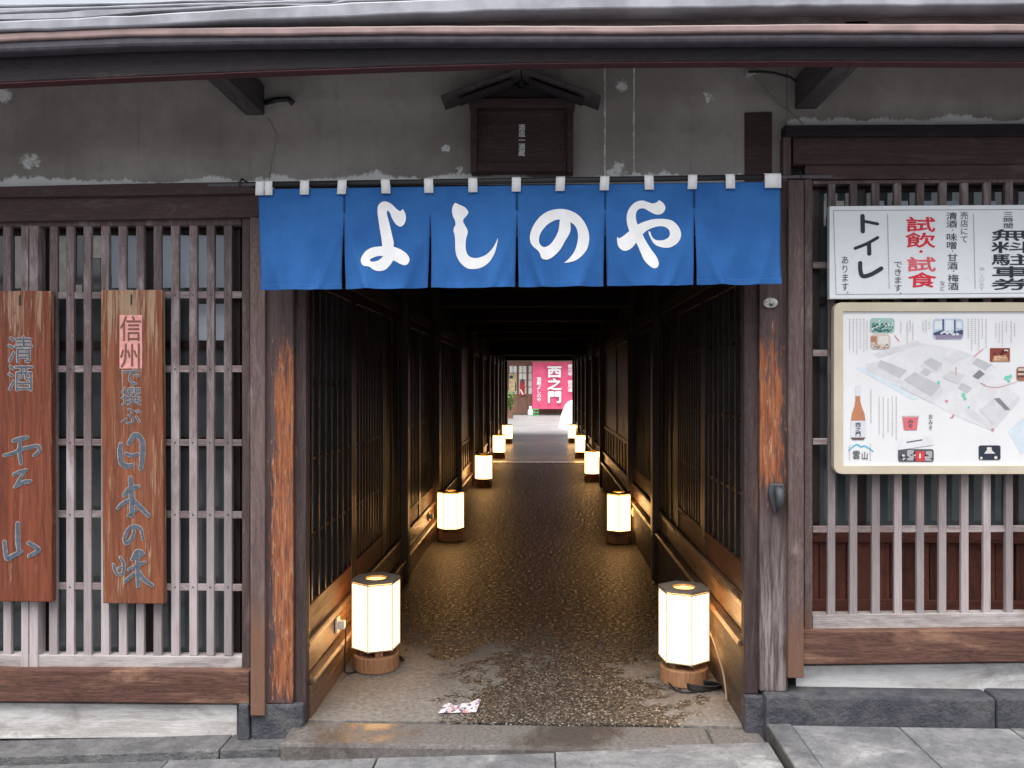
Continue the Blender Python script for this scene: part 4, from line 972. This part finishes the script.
pic(215, 146, 300, 210, 14, (.62, .50, .42), [((.74, .70, .66), [bx(250, 152, 292, 190)]), ((.44, .22, .15), [bx(217, 155, 242, 180)]), ((.30, .22, .20), (16, 5, .55, 1)), ((.78, .74, .70), (8, 5, .3, .9))], 2)
pic(482, 80, 612, 168, 16, (.50, .60, .72), [((.74, .77, .82), [bx(490, 90, 520, 125), bx(535, 86, 570, 130), bx(582, 92, 604, 120)]), ((.07, .08, .16), [bx(522, 82, 529, 140), bx(572, 84, 578, 140), [(484, 140), (520, 128), (560, 138), (610, 126), (610, 150), (484, 150)]]), ((.30, .24, .36), [[(490, 150), (608, 146), (604, 164), (496, 166)]]), ((.68, .72, .78), (9, 8, .55, .85))], 3)
pic(725, 205, 810, 263, 2, (.26, .06, .045), [((.50, .27, .16), [[(735, 262), (742, 238), (795, 234), (806, 262)]]), ((.72, .50, .32), (10, 6, .5, .95)), ((.74, .70, .66), (4, 5, 0, .3)), ((.08, .02, .02), (8, 6, .1, .6))], 4)
pic(838, 285, 885, 345, 12, (.34, .17, .12), [((.60, .50, .44), [bx(846, 292, 882, 302), bx(844, 312, 880, 320)]), ((.14, .06, .05), [bx(842, 303, 884, 310), bx(842, 322, 884, 330)])], 5)
pic(333, 636, 485, 690, 10, (.10, .10, .12), [((.42, .42, .44), [bx(372, 640, 400, 684), bx(452, 645, 478, 686)]), ((.70, .70, .70), (7, 7, .3, .95)), ((.03, .03, .04), (12, 6, .2, 1))], 6)
prt("printed_house", G("house_white", (.74, .74, .76)), [[(345, 590), (470, 578), (484, 618), (333, 640)]], .003)
prt("printed_house", G("house_dark", (.10, .10, .12)), [[(368, 605), (435, 594), (437, 599), (370, 610)]], .0034)
prt("printed_house", G("house_red", (.62, .06, .07)), [[(408, 645), (447, 645), (447, 688), (408, 688)]], .0034)
prt("printed_house", G("house_slip", (.80, .76, .76)), [[(423, 655), (430, 655), (430, 675), (423, 675)]], .0038)
f_ = Flat(); (a, t), (c, bt) = Z5([(677, 620), (770, 682)]); f_.rect(a, t, c, bt, 2); f_.build("printed_picture", G("night", (.035, .04, .06)), YM - .0026, MP)
prt("printed_picture", G("night_white", (.72, .68, .68)), [[(700, 655), (712, 640), (712, 628), (732, 628), (732, 640), (748, 655)], dot(688, 674, 6), dot(750, 672, 7)], .003)
# bottle, tub and mountain mark
prt("printed_bottle", G("bottle_amber", (.52, .22, .12)), [[(151, 410), (171, 410), (172, 430), (178, 455), (190, 485), (194, 515), (132, 515), (136, 485), (147, 455), (151, 430)]], .0022)
prt("printed_bottle", G("bottle_cap", (.70, .70, .76)), [[(151, 366), (173, 366), (172, 410), (151, 410)], [(131, 515), (194, 515), (194, 586), (131, 586)]], .0024)
prt("printed_bottle", G("bottle_foot", (.16, .10, .10)), [[(131, 586), (194, 586), (186, 597), (139, 597)]], .0024)
prt("printed_tub", G("tub_red", (.68, .17, .20)), [[(352, 500), (420, 500), (413, 555), (358, 555)]], .0022)
prt("printed_tub", G("tub_lid", (.62, .42, .46)), [[(349, 494), (423, 494), (421, 501), (351, 501)]], .0024)
f_ = Flat(); f_.stroke(Z5([(123, 641), (145, 622), (160, 617), (175, 625), (190, 622), (205, 630), (226, 645)]), 1.3); f_.build("printed_mountain", G("sky_blue", (.10, .52, .70)), YM - .002, MP)
f_ = Flat()
def col5(t, x0, y0, x1, p, b_=0): 
    (a, c) = Z5([(x0, y0), (x1, y0 + p)]); f_.column(t, a[0], a[1], c[0], c[1] - a[1], b_)
col5("西之門", 150, 522, 175, 20, .03); f_.char("雲", *Z5([(138, 640)])[0], *Z5([(172, 680)])[0], .01); f_.char("山", *Z5([(176, 645)])[0], *Z5([(206, 682)])[0], .01)
f_.build("lettering", INK, YM - .0030, MP)
f_ = Flat(); col5("みそ", 373, 508, 400, 20, .02); col5("おみそ", 462, 485, 482, 24, .01); f_.build("lettering", plain("print_black", (.08, .07, .08), .6), YM - .0030, MP)
f_ = Flat()
for xs_, y0, y1 in (((127, 142, 157, 172, 187, 200), 80, 200), ((345,), 85, 138), ((372, 384, 396), 88, 150), ((440, 452, 466), 85, 140), ((632, 647, 662, 677, 692, 708), 80, 185), ((750, 764, 778, 795, 815, 830), 90, 165), ((217,), 382, 520), ((252, 270, 290, 308, 325), 412, 570), ((214,), 612, 682), ((126,), 618, 680)):
    for x in xs_:
        e_ = y1 + random.uniform(-25, 35) if len(xs_) > 1 else y1
        y = y0 + random.choice((0, 0, 9))
        while y < e_:
            (a, t), (c, bt) = Z5([(x - 2.6, y), (x + 2.6, y + 4.2)])
            f_.line(a, t + .25, c, t + random.uniform(.1, .5), .3); f_.line((a + c) / 2 + random.uniform(-.3, .3), t, (a + c) / 2, bt, .3); f_.line(a, bt - .2, c, bt - random.uniform(0, .4), .3); y += 8.6
f_.build("printed_text", plain("print_faint", (.40, .39, .42), .6), YM - .0021, MP, .000001)

# ------------------------------------------------------------------ small fittings
m = MB(); x, z = P(770, 303, 3.598); n = 20
m.prism([(x + .031 * math.cos(k * math.pi / 10) * (1 - .0 * k), z + .022 * math.sin(k * math.pi / 10)) for k in range(n)], 'y', 3.585, 3.5995)
PL = thing("oval_plate", "small worn white oval plate fixed high on the post right of the entrance", "plate", (x, 3.6, z))
m.build("plate", plain("worn_enamel", (.50, .49, .44), .5, mott=.35, scale=60), PL, .003)
m = MB(); m.tube([(x - .006, 3.584, z - .004), (x + .002, 3.584, z - .012), (x + .008, 3.584, z - .006)], .004, 6); m.build("rust_spot", IRON, PL)
HK = thing("iron_vase_holder", "dark pointed iron wall holder on the weathered post", "wall holder", (PX(776, 3.6), 3.6, PZ(512, 3.6, 776)))
x = PX(775.5, 3.6); z0, z1 = PZ(513, 3.6, 776), PZ(483, 3.6, 776)
m = MB(); pr_ = [(-.030, 1), (.030, 1), (.034, .75), (.024, .4), (.010, .05), (0, 0), (-.012, .05), (-.026, .4), (-.034, .75)]
m.prism([(x + a, z0 + (z1 - z0) * b_) for a, b_ in pr_], 'y', 3.575, 3.599); m.build("back_plate", IRON, HK, .006)
m = MB(); m.tube([(x, 3.578, z1 - .015), (x + .002, 3.545, z1 - .03), (x + .002, 3.54, z1 - .07), (x, 3.575, z0 + .01)], [.012, .019, .016, .006], 10); m.build("cup", IRON, HK, smooth=True)
WR = MB(); p = [(750, 71, 3.64), (757, 80, 3.64), (768, 92, 3.64), (778, 104, 3.64), (788, 110, 3.64), (797, 118, 3.62), (803, 124, 3.60)]
WR.tube([(PX(a, Y), Y, PZ(b_, Y, a)) for a, b_, Y in p], .0028, 6)
tag(WR.build("loose_wire", GREYWIRE, None, smooth=True), "thin loose grey wire dangling from plaster down to the right lintel", "wire")
WR = MB(); p = [(748, 72, 3.63), (760, 71.5, 3.62), (775, 73, 3.6), (790, 77, 3.58), (797, 82, 3.58)]
WR.tube([(PX(a, Y), Y, PZ(b_, Y, a)) for a, b_, Y in p], .005, 6)
tag(WR.build("black_cable", CABLE, None, smooth=True), "short black cable sagging under the eave to the bracket arm", "cable")
m = MB(); m.box(PX(746, 3.64), PX(756, 3.64), 3.63, 3.67, PZ(75, 3.64, 750), PZ(70, 3.64, 750)); tag(m.build("insulator", GREYINK, None, .004), "little pale cable insulator on the plaster under the eave", "insulator")

# ------------------------------------------------------------------ floor lanterns
PAPER_ON = glow("lit_lantern_paper", (1, .53, .19), 2.9)
BULB = glow("lantern_bulb", (1, .50, .12), 2.2)
EDGEWOOD = plain("pale_lantern_frame", (.66, .58, .46), .6)
T0 = thing("floor_lantern", "", "lantern", (0, 0, 0), "paper lanterns lining the passage")
n = 6; RL = .125; ZB, ZT = .115, .462
m = MB(); m.lathe([(RL, ZB), (RL, ZT)], n=6, cap=False); sh = m.build("lamp_shade", PAPER_ON, T0, recalc=False)
m = MB()
for k in range(6):
    a = k * math.pi / 3; m.tube([((RL + .001) * math.cos(a), (RL + .001) * math.sin(a), ZB), ((RL + .001) * math.cos(a), (RL + .001) * math.sin(a), ZT)], .0042, 6)
    c = a + math.pi / 3
    for z in (ZB + .004, ZT - .004): m.tube([((RL + .001) * math.cos(a), (RL + .001) * math.sin(a), z), ((RL + .001) * math.cos(c), (RL + .001) * math.sin(c), z)], .0042, 6)
m.build("shade_frame", EDGEWOOD, T0)
# lid: hexagonal ring with a round hole
m = MB(); N = 48
for z in (ZT + .002, ZT + .014):
    for k in range(N):
        a = 2 * math.pi * k / N; q_ = (a + math.pi / 6) % (math.pi / 3) - math.pi / 6; r_ = (RL + .006) * math.cos(math.pi / 6) / math.cos(((a) % (math.pi / 3)) - math.pi / 6)
        m.v.append((r_ * math.cos(a), r_ * math.sin(a), z))
    for k in range(N): a = 2 * math.pi * k / N; m.v.append((.056 * math.cos(a), .056 * math.sin(a), z))
for k in range(N):
    j = (k + 1) % N; m.f += [(k, j, N + j, N + k), (2 * N + k, 3 * N + k, 3 * N + j, 2 * N + j), (k, 2 * N + k, 2 * N + j, j), (N + k, N + j, 3 * N + j, 3 * N + k)]
m.build("lid", LIDWOOD, T0)
m = MB(); m.lathe([(.075, .2), (.075, ZT - .004)], n=20, cap=False); m.build("inner_glow", glow("amber_inner_glow", (1, .46, .08), .85), T0, recalc=False)  # glowing cylinder added to give the lid hole its amber light
m = MB(); m.lathe([(RL - .001, ZB + .002), (RL - .001, ZB + .008)], n=6); m.build("bottom_plate", LIDWOOD, T0)
m = MB(); m.lathe([(.03, .30), (.042, .33), (.042, .37), (.028, .40), (.006, .41)], n=16); m.build("bulb", BULB, T0, smooth=True)
m = MB(); m.lathe([(.112, 0), (.120, .004), (.120, .078), (.112, .082)], n=28); m.build("base", BASEWOOD, T0, .002)
m = MB(); m.box(-.085, .085, -.02, .02, .083, .112); m.box(-.02, .02, -.085, .085, .084, .1115); m.build("base_block", BASEWOOD, T0)
T0.location = (-.872, 4.36, 0); T0.rotation_euler = (0, 0, R(22))
ordn = ["nearest the entrance", "second from the entrance", "third from the entrance", "fourth from the entrance", "farthest from the entrance"]
T0["label"] = "lit white hexagonal floor lantern along the left passage wall, " + ordn[0]
for i, (x, y) in enumerate(((-.868, 7.95), (-.838, 12.1), (-.85, 16.8), (-.85, 21.0))):
    dup(T0, (x, y, 0), "lit white hexagonal floor lantern along the left passage wall, " + ordn[i + 1], R((5, -8, 14, 3)[i]))
RP = [(.722, 4.22), (.738, 7.9), (.79, 12.85), (.81, 16.9), (.82, 21.3)]
for i, (x, y) in enumerate(RP):
    dup(T0, (x, y, 0), "lit white hexagonal floor lantern along the right passage wall, " + ordn[i], R((38, 25, 31, 20, 10)[i]))
# sockets and flex
def socket(s, x, y, z, label):
    o = thing("wall_socket", label, "socket", (x, y, z), "sockets feeding the lanterns")
    m = MB(); m.box(x, x + s * .012, y - .03, y + .03, z - .04, z + .04); m.build("socket_plate", WHITEPLASTIC, o, .003)
    m = MB(); m.box(x + s * .013, x + s * .045, y - .016, y + .016, z - .022, z + .022); m.build("plug", WHITEPLASTIC, o, .004)
def cord(pts, label, mat=CABLE, r=.0035):
    q_ = catmull(pts, 6); m = MB(); m.tube(q_, r, 6); return tag(m.build("power_cord", mat, None, smooth=True), label, "cord", "lantern power cords")
socket(1, XA - .022, 4.23, .262, "white wall socket beside the nearest left lantern")
socket(-1, XB + .001, 4.42, .275, "white wall socket beside the nearest right lantern")
socket(1, XA - .022, 7.72, .262, "white wall socket beside the second left lantern")
socket(-1, XB + .001, 7.98, .275, "white wall socket beside the second right lantern")
cord([(XA + .02, 4.23, .25), (XA + .03, 4.22, .22), (XA + .028, 4.20, .1), (XA + .03, 4.22, .02), (XA + .08, 4.30, .008), (XA + .1, 4.36, .03)], "dark cord dropping from the socket to the nearest left lantern", CABLE, .0045)
cord([(XB - .03, 4.40, .265), (XB - .028, 4.2, .235), (XB - .03, 4.05, .2), (XB - .028, 3.92, .13), (XB - .03, 3.85, .04)], "pale cord running down the wall behind the nearest right lantern", plain("tan_flex", (.30, .22, .15), .5), .005)
pts = []
for k in range(46):
    a = k * .62; r_ = .055 + .012 * math.sin(k * 1.3); pts.append((.80 + r_ * 1.25 * math.cos(a), 4.10 + r_ * .8 * math.sin(a), .006 + .0006 * k))
cord([(.63, 4.16, .02), (.66, 4.07, .007), (.72, 4.045, .006)] + pts, "coiled black cord on the floor beside the nearest right lantern", CABLE, .0038)
pts = [(-.80 + .05 * math.cos(k * .8), 4.47 + .03 * math.sin(k * .8), .006 + .001 * k) for k in range(14)]
cord([(-.85, 4.45, .02)] + pts, "short black cord looped behind the nearest left lantern", CABLE, .0038)
# crumpled leaflet
LF = thing("crumpled_leaflet", "crumpled pinkish white paper leaflet lying on the wet floor", "paper", (-.30, 3.80, 0))
m = MB(); x0, y0 = PX(440, 3.80), 3.745; nx, nz = 12, 4
for j in range(nz + 1):
    for i in range(nx + 1):
        u, v = i / nx, j / nz
        m.v.append((x0 + .17 * u + .015 * v, y0 + .085 * v + .02 * u, .003 + .010 * abs(math.sin(u * 7.5 + .6)) * (.4 + v) + .016 * v * (u > .72) + random.uniform(0, .004)))
for j in range(nz):
    for i in range(nx): a = j * (nx + 1) + i; m.f.append((a, a + 1, a + nx + 2, a + nx + 1))
k = NT("printed_leaflet"); vv = k.voro(k.map((1, 1, 1)), 60, out="Color"); sp = k.n("SeparateColor"); k.l(vv, sp.inputs[0])
LM = k.done(k.ramp(sp.outputs[0], [(0, (.10, .06, .12)), (.22, (.40, .30, .38)), (.42, (.70, .67, .69)), (.75, (.78, .77, .77)), (.95, (.5, .25, .25))]), .5)
o = m.build("leaflet", LM, LF); o.modifiers.new("thick", 'SOLIDIFY').thickness = .0008

# ------------------------------------------------------------------ courtyard at the far end
YC = 40.0
CH = thing("courtyard_house", "pale courtyard building with wooden glazed doors seen at the end of the passage", "house", (0, YC, 0))
CW = plain("cream_render", (.62, .57, .50), .9); CWOOD = wood("courtyard_door_wood", (.16, .08, .06), (.30, .16, .11), 'z', vary=.1); SHOJI = plain("shoji_paper", (.80, .80, .76), .8)
def cbox(name, a, c, t, bt, d, dY, mat, bev=0, par=None):
    Y = YC + d; m = MB(); m.box(PX(a, Y), PX(c, Y), Y, Y + dY, PZ(bt, Y), PZ(t, Y)); return m.build(name, mat, par or CH, bev)
m = MB(); m.box(-9, 9, YC + .1, YC + .4, 0, 5.2); m.build("wall", CW, CH)
m = MB(); m.prism([(YC - 1.0, 2.95), (YC + 4, 6.0), (YC + 4, 6.2), (YC - 1.0, 3.1)], 'x', -9.5, 9.5); m.build("roof", GUTTER, CH)
cbox("lintel", 440, 640, 361, 365, -.06, .16, CWOOD, .01)
for i, x in enumerate((472, 481, 490, 499, 508.5, 518, 527.5, 537, 546.5, 556, 565.5, 575, 584, 593)):
    x1 = x + 9.2
    d = cbox("door", x, x1, 394, 413.8, 0, .09, CWOOD, .008)
    cbox("shoji_pane", x + .9, x1 - .9, 366, 394, .03, .05, SHOJI, 0, d)
    f_ = MB(); Y = YC + .0
    for a, c in ((x, x + .9), (x1 - .9, x1), (x + 4.4, x + 4.7)): f_.box(PX(a, Y), PX(c, Y), Y, Y + .06, PZ(394, Y) + .002, PZ(365.5, Y))
    for yy in (373, 380, 387): f_.box(PX(x + .9, Y), PX(x1 - .9, Y), Y + .012, Y + .028, PZ(yy + .25, Y), PZ(yy - .25, Y))
    f_.build("muntin", CWOOD, d)
FN = thing("crimson_noren", "tall pink red shop curtain with large white characters in the courtyard", "curtain", (PX(555, YC - .4), YC - .4, 2.6))
m = MB(); Yn = YC - .45; nx = 44
for r in range(13):
    for c in range(nx + 1):
        u = c / nx; X, Z = P(532.5 + 48 * u, 361.5 + (409 - 361.5) * r / 12, Yn); m.v.append((X, Yn + .035 * math.sin(u * 26) * (.3 + r / 17), Z))
for r in range(12):
    for c in range(nx): a = r * (nx + 1) + c; m.f.append((a, a + 1, a + nx + 2, a + nx + 1))
fc = m.build("cloth", PINKCLOTH, FN, smooth=True)
f = Flat(); f.column("西之門", 547, 365.5, 562, 12.6, .05, .98); f.column("酒蔵よしのや", 536.6, 377, 541.4, 4.15, .03); f.column("善光寺", 567.7, 364, 572.5, 4.0, .03); f.column("御用達", 567.7, 380, 572.5, 4.0, .03)
f.build("lettering", WHITE_INK, Yn - .065, fc)
m = MB(); X0, X1 = PX(531, Yn), PX(582, Yn); zz = PZ(361.6, Yn); m.tube([(X0, Yn, zz), (X1, Yn, zz)], .025, 8); m.build("hanging_pole", BASEWOOD, FN)
def tri(name, label, cat, loc): return thing(name, label, cat, loc)
# crate
Yk = YC - .9; xk = PX(534.5, Yk)
CR = thing("plastic_crate", "green plastic bottle crate standing below the crimson curtain", "crate", (xk, Yk, .003))
GREEN = plain("green_plastic", (.12, .46, .16), .4)
m = MB(); hw = .18
for z0, z1 in ((.003, .05), (.15, .19), (.29, .33)):
    for a in ((xk - hw, xk + hw, Yk - .15, Yk - .13), (xk - hw, xk + hw, Yk + .13, Yk + .15), (xk - hw, xk - hw + .02, Yk - .13, Yk + .13), (xk + hw - .02, xk + hw, Yk - .13, Yk + .13)): m.box(*a, z0, z1)
for xx in (xk - hw, xk - .01, xk + hw - .02):
    for yy in (Yk - .15, Yk + .13): m.box(xx + .001, xx + .019, yy + .001, yy + .019, .05, .29)
m.box(xk - hw + .02, xk + hw - .02, Yk - .13, Yk + .13, .006, .02); m.build("crate", GREEN, CR)
BG = MB(); x = PX(530.5, Yk - .3)
BG.lathe([(.08, .004), (.12, .05), (.13, .15), (.11, .27), (.05, .36), (.07, .42), (.03, .46)], (x, Yk - .3, 0), 14); tag(BG.build("white_sack", WHITECLOTH, None, smooth=True), "knotted white sack leaning beside the green crate", "sack")
# red poster with a white sash, framed notices
m = MB(); Yp = YC - .06
PO = thing("red_poster", "dark red poster with a white slanting stripe on the courtyard door", "poster", (PX(527, Yp), Yp, PZ(396, Yp)))
m.box(PX(519.8, Yp), PX(524.8, Yp), Yp, Yp + .02, PZ(395.5, Yp), PZ(381, Yp)); m.build("sheet", plain("poster_red", (.40, .03, .035), .5), PO)
f = Flat(); f.line(520.4, 389.5, 523, 394.5, 1.3); f.build("white_stripe", WHITE_INK, Yp - .006, PO)
f = Flat(); f.rect(520.6, 379, 524.4, 382.8, 1.2); f.build("picture_head", plain("poster_dark", (.10, .07, .06), .5), Yp - .006, PO)
NB = thing("yellow_notice", "yellowed paper notice pasted on the leftmost courtyard door", "notice", (PX(512, Yp), Yp, PZ(392, Yp)))
m = MB(); m.box(PX(509, Yp), PX(516.5, Yp), Yp, Yp + .02, PZ(392, Yp), PZ(374, Yp)); m.build("sheet", plain("notice_tan", (.52, .40, .22), .6, mott=.3, scale=6), NB)
f = Flat(); f.rect(509.6, 375.5, 513, 378.5); f.rect(515, 382, 516, 391); f.build("print", INK, Yp - .006, NB)
# potted plant
def plant(px, Y, h, label):
    x = PX(px, Y); T = thing("potted_plant", label, "plant", (x, Y, .003))
    m = MB(); m.lathe([(.10, .003), (.15, .28), (.165, .28), (.165, .31), (.13, .31)], (x, Y, 0), 16); m.build("pot", plain("terracotta", (.28, .15, .10), .8), T, smooth=False)
    m = MB(); lf = MB()
    for k in range(9):
        a = random.uniform(0, 6.28); r_ = random.uniform(.05, .28); top = (x + r_ * math.cos(a), Y + r_ * math.sin(a), h * random.uniform(.6, 1))
        pts = [(x, Y, .3), ((x * 1.3 + top[0] * .7) / 2, (Y * 1.3 + top[1] * .7) / 2, .3 + (top[2] - .3) * .55), top]; m.tube(pts, [.012, .009, .004], 5)
        for q_ in range(26):
            t = random.uniform(.3, 1.05); b_ = Vector(pts[1]).lerp(Vector(pts[2]), t) + Vector((random.gauss(0, .07), random.gauss(0, .07), random.gauss(0, .06)))
            d = Vector((random.gauss(0, 1), random.gauss(0, 1), random.gauss(-.2, .6))).normalized(); sd_ = d.cross(Vector((0, 0, 1))).normalized() * .032; L_ = random.uniform(.09, .16)
            lf.add([b_, b_ + d * L_ * .5 + sd_, b_ + d * L_, b_ + d * L_ * .5 - sd_], [(0, 1, 2, 3)])
    m.build("stem", plain("stem_green", (.08, .10, .04), .8), T)
    k = NT("leaf_green"); gi = k.n("NewGeometry"); lm = k.done(k.mix(gi.outputs["Random Per Island"], (.05, .13, .025), (.16, .30, .06)), .5)
    lf.build("foliage", lm, T, recalc=False)
plant(510.5, 36.0, 1.15, "tall leafy potted plant by the left end of the courtyard doors")
plant(504, 34.5, 1.0, "lower leafy potted plant hidden partly by the passage end")
# white cover over something by the right end post
WC = MB(); xw, yw = PX(573.5, 28), 28.0; n = 20
prof = [(.50, .004), (.46, .15), (.40, .45), (.30, .75), (.20, .90), (.05, .96)]
for i, (r_, z) in enumerate(prof):
    for k in range(n): a = 2 * math.pi * k / n; rr_ = r_ * (1 + .12 * math.sin(5 * a + i * .3)); WC.v.append((xw + rr_ * math.cos(a) , yw + rr_ * 1.3 * math.sin(a), z))
for i in range(len(prof) - 1):
    for k in range(n): WC.f.append((i * n + k, i * n + (k + 1) % n, (i + 1) * n + (k + 1) % n, (i + 1) * n + k))
WC.f.append(tuple(range((len(prof) - 1) * n, len(prof) * n)))
tag(WC.build("white_tarpaulin", WHITECLOTH, None, smooth=True), "white sheet draped over a heap just outside the passage", "cover")
# walls closing the courtyard sides
for s in (-1, 1):
    m = MB(); m.box(s * 9.2, s * 9.5, 23.8, 39.9, 0, 2.4)
    tag(m.build("courtyard_wall", CW, None, .01), "cream rendered garden wall closing the courtyard on the %s" % ("left" if s < 0 else "right"), "wall")

# unseen house added across the street to shade low sky and show in panes
OH = thing("added_facing_house", "plain dark house added unseen behind the photographer to shade the shop front", "house", (0, -8, 0))
m = MB(); m.box(-16, 16, -8.4, -8, -.6, 3.3); m.build("wall", plain("added_facing_plaster", (.20, .19, .18), .9), OH)
m = MB(); m.prism([(-7.2, 3.3), (-12, 4.0), (-12, 4.12), (-7.2, 3.42)], 'x', -16.5, 16.5); m.build("roof", GUTTER, OH)
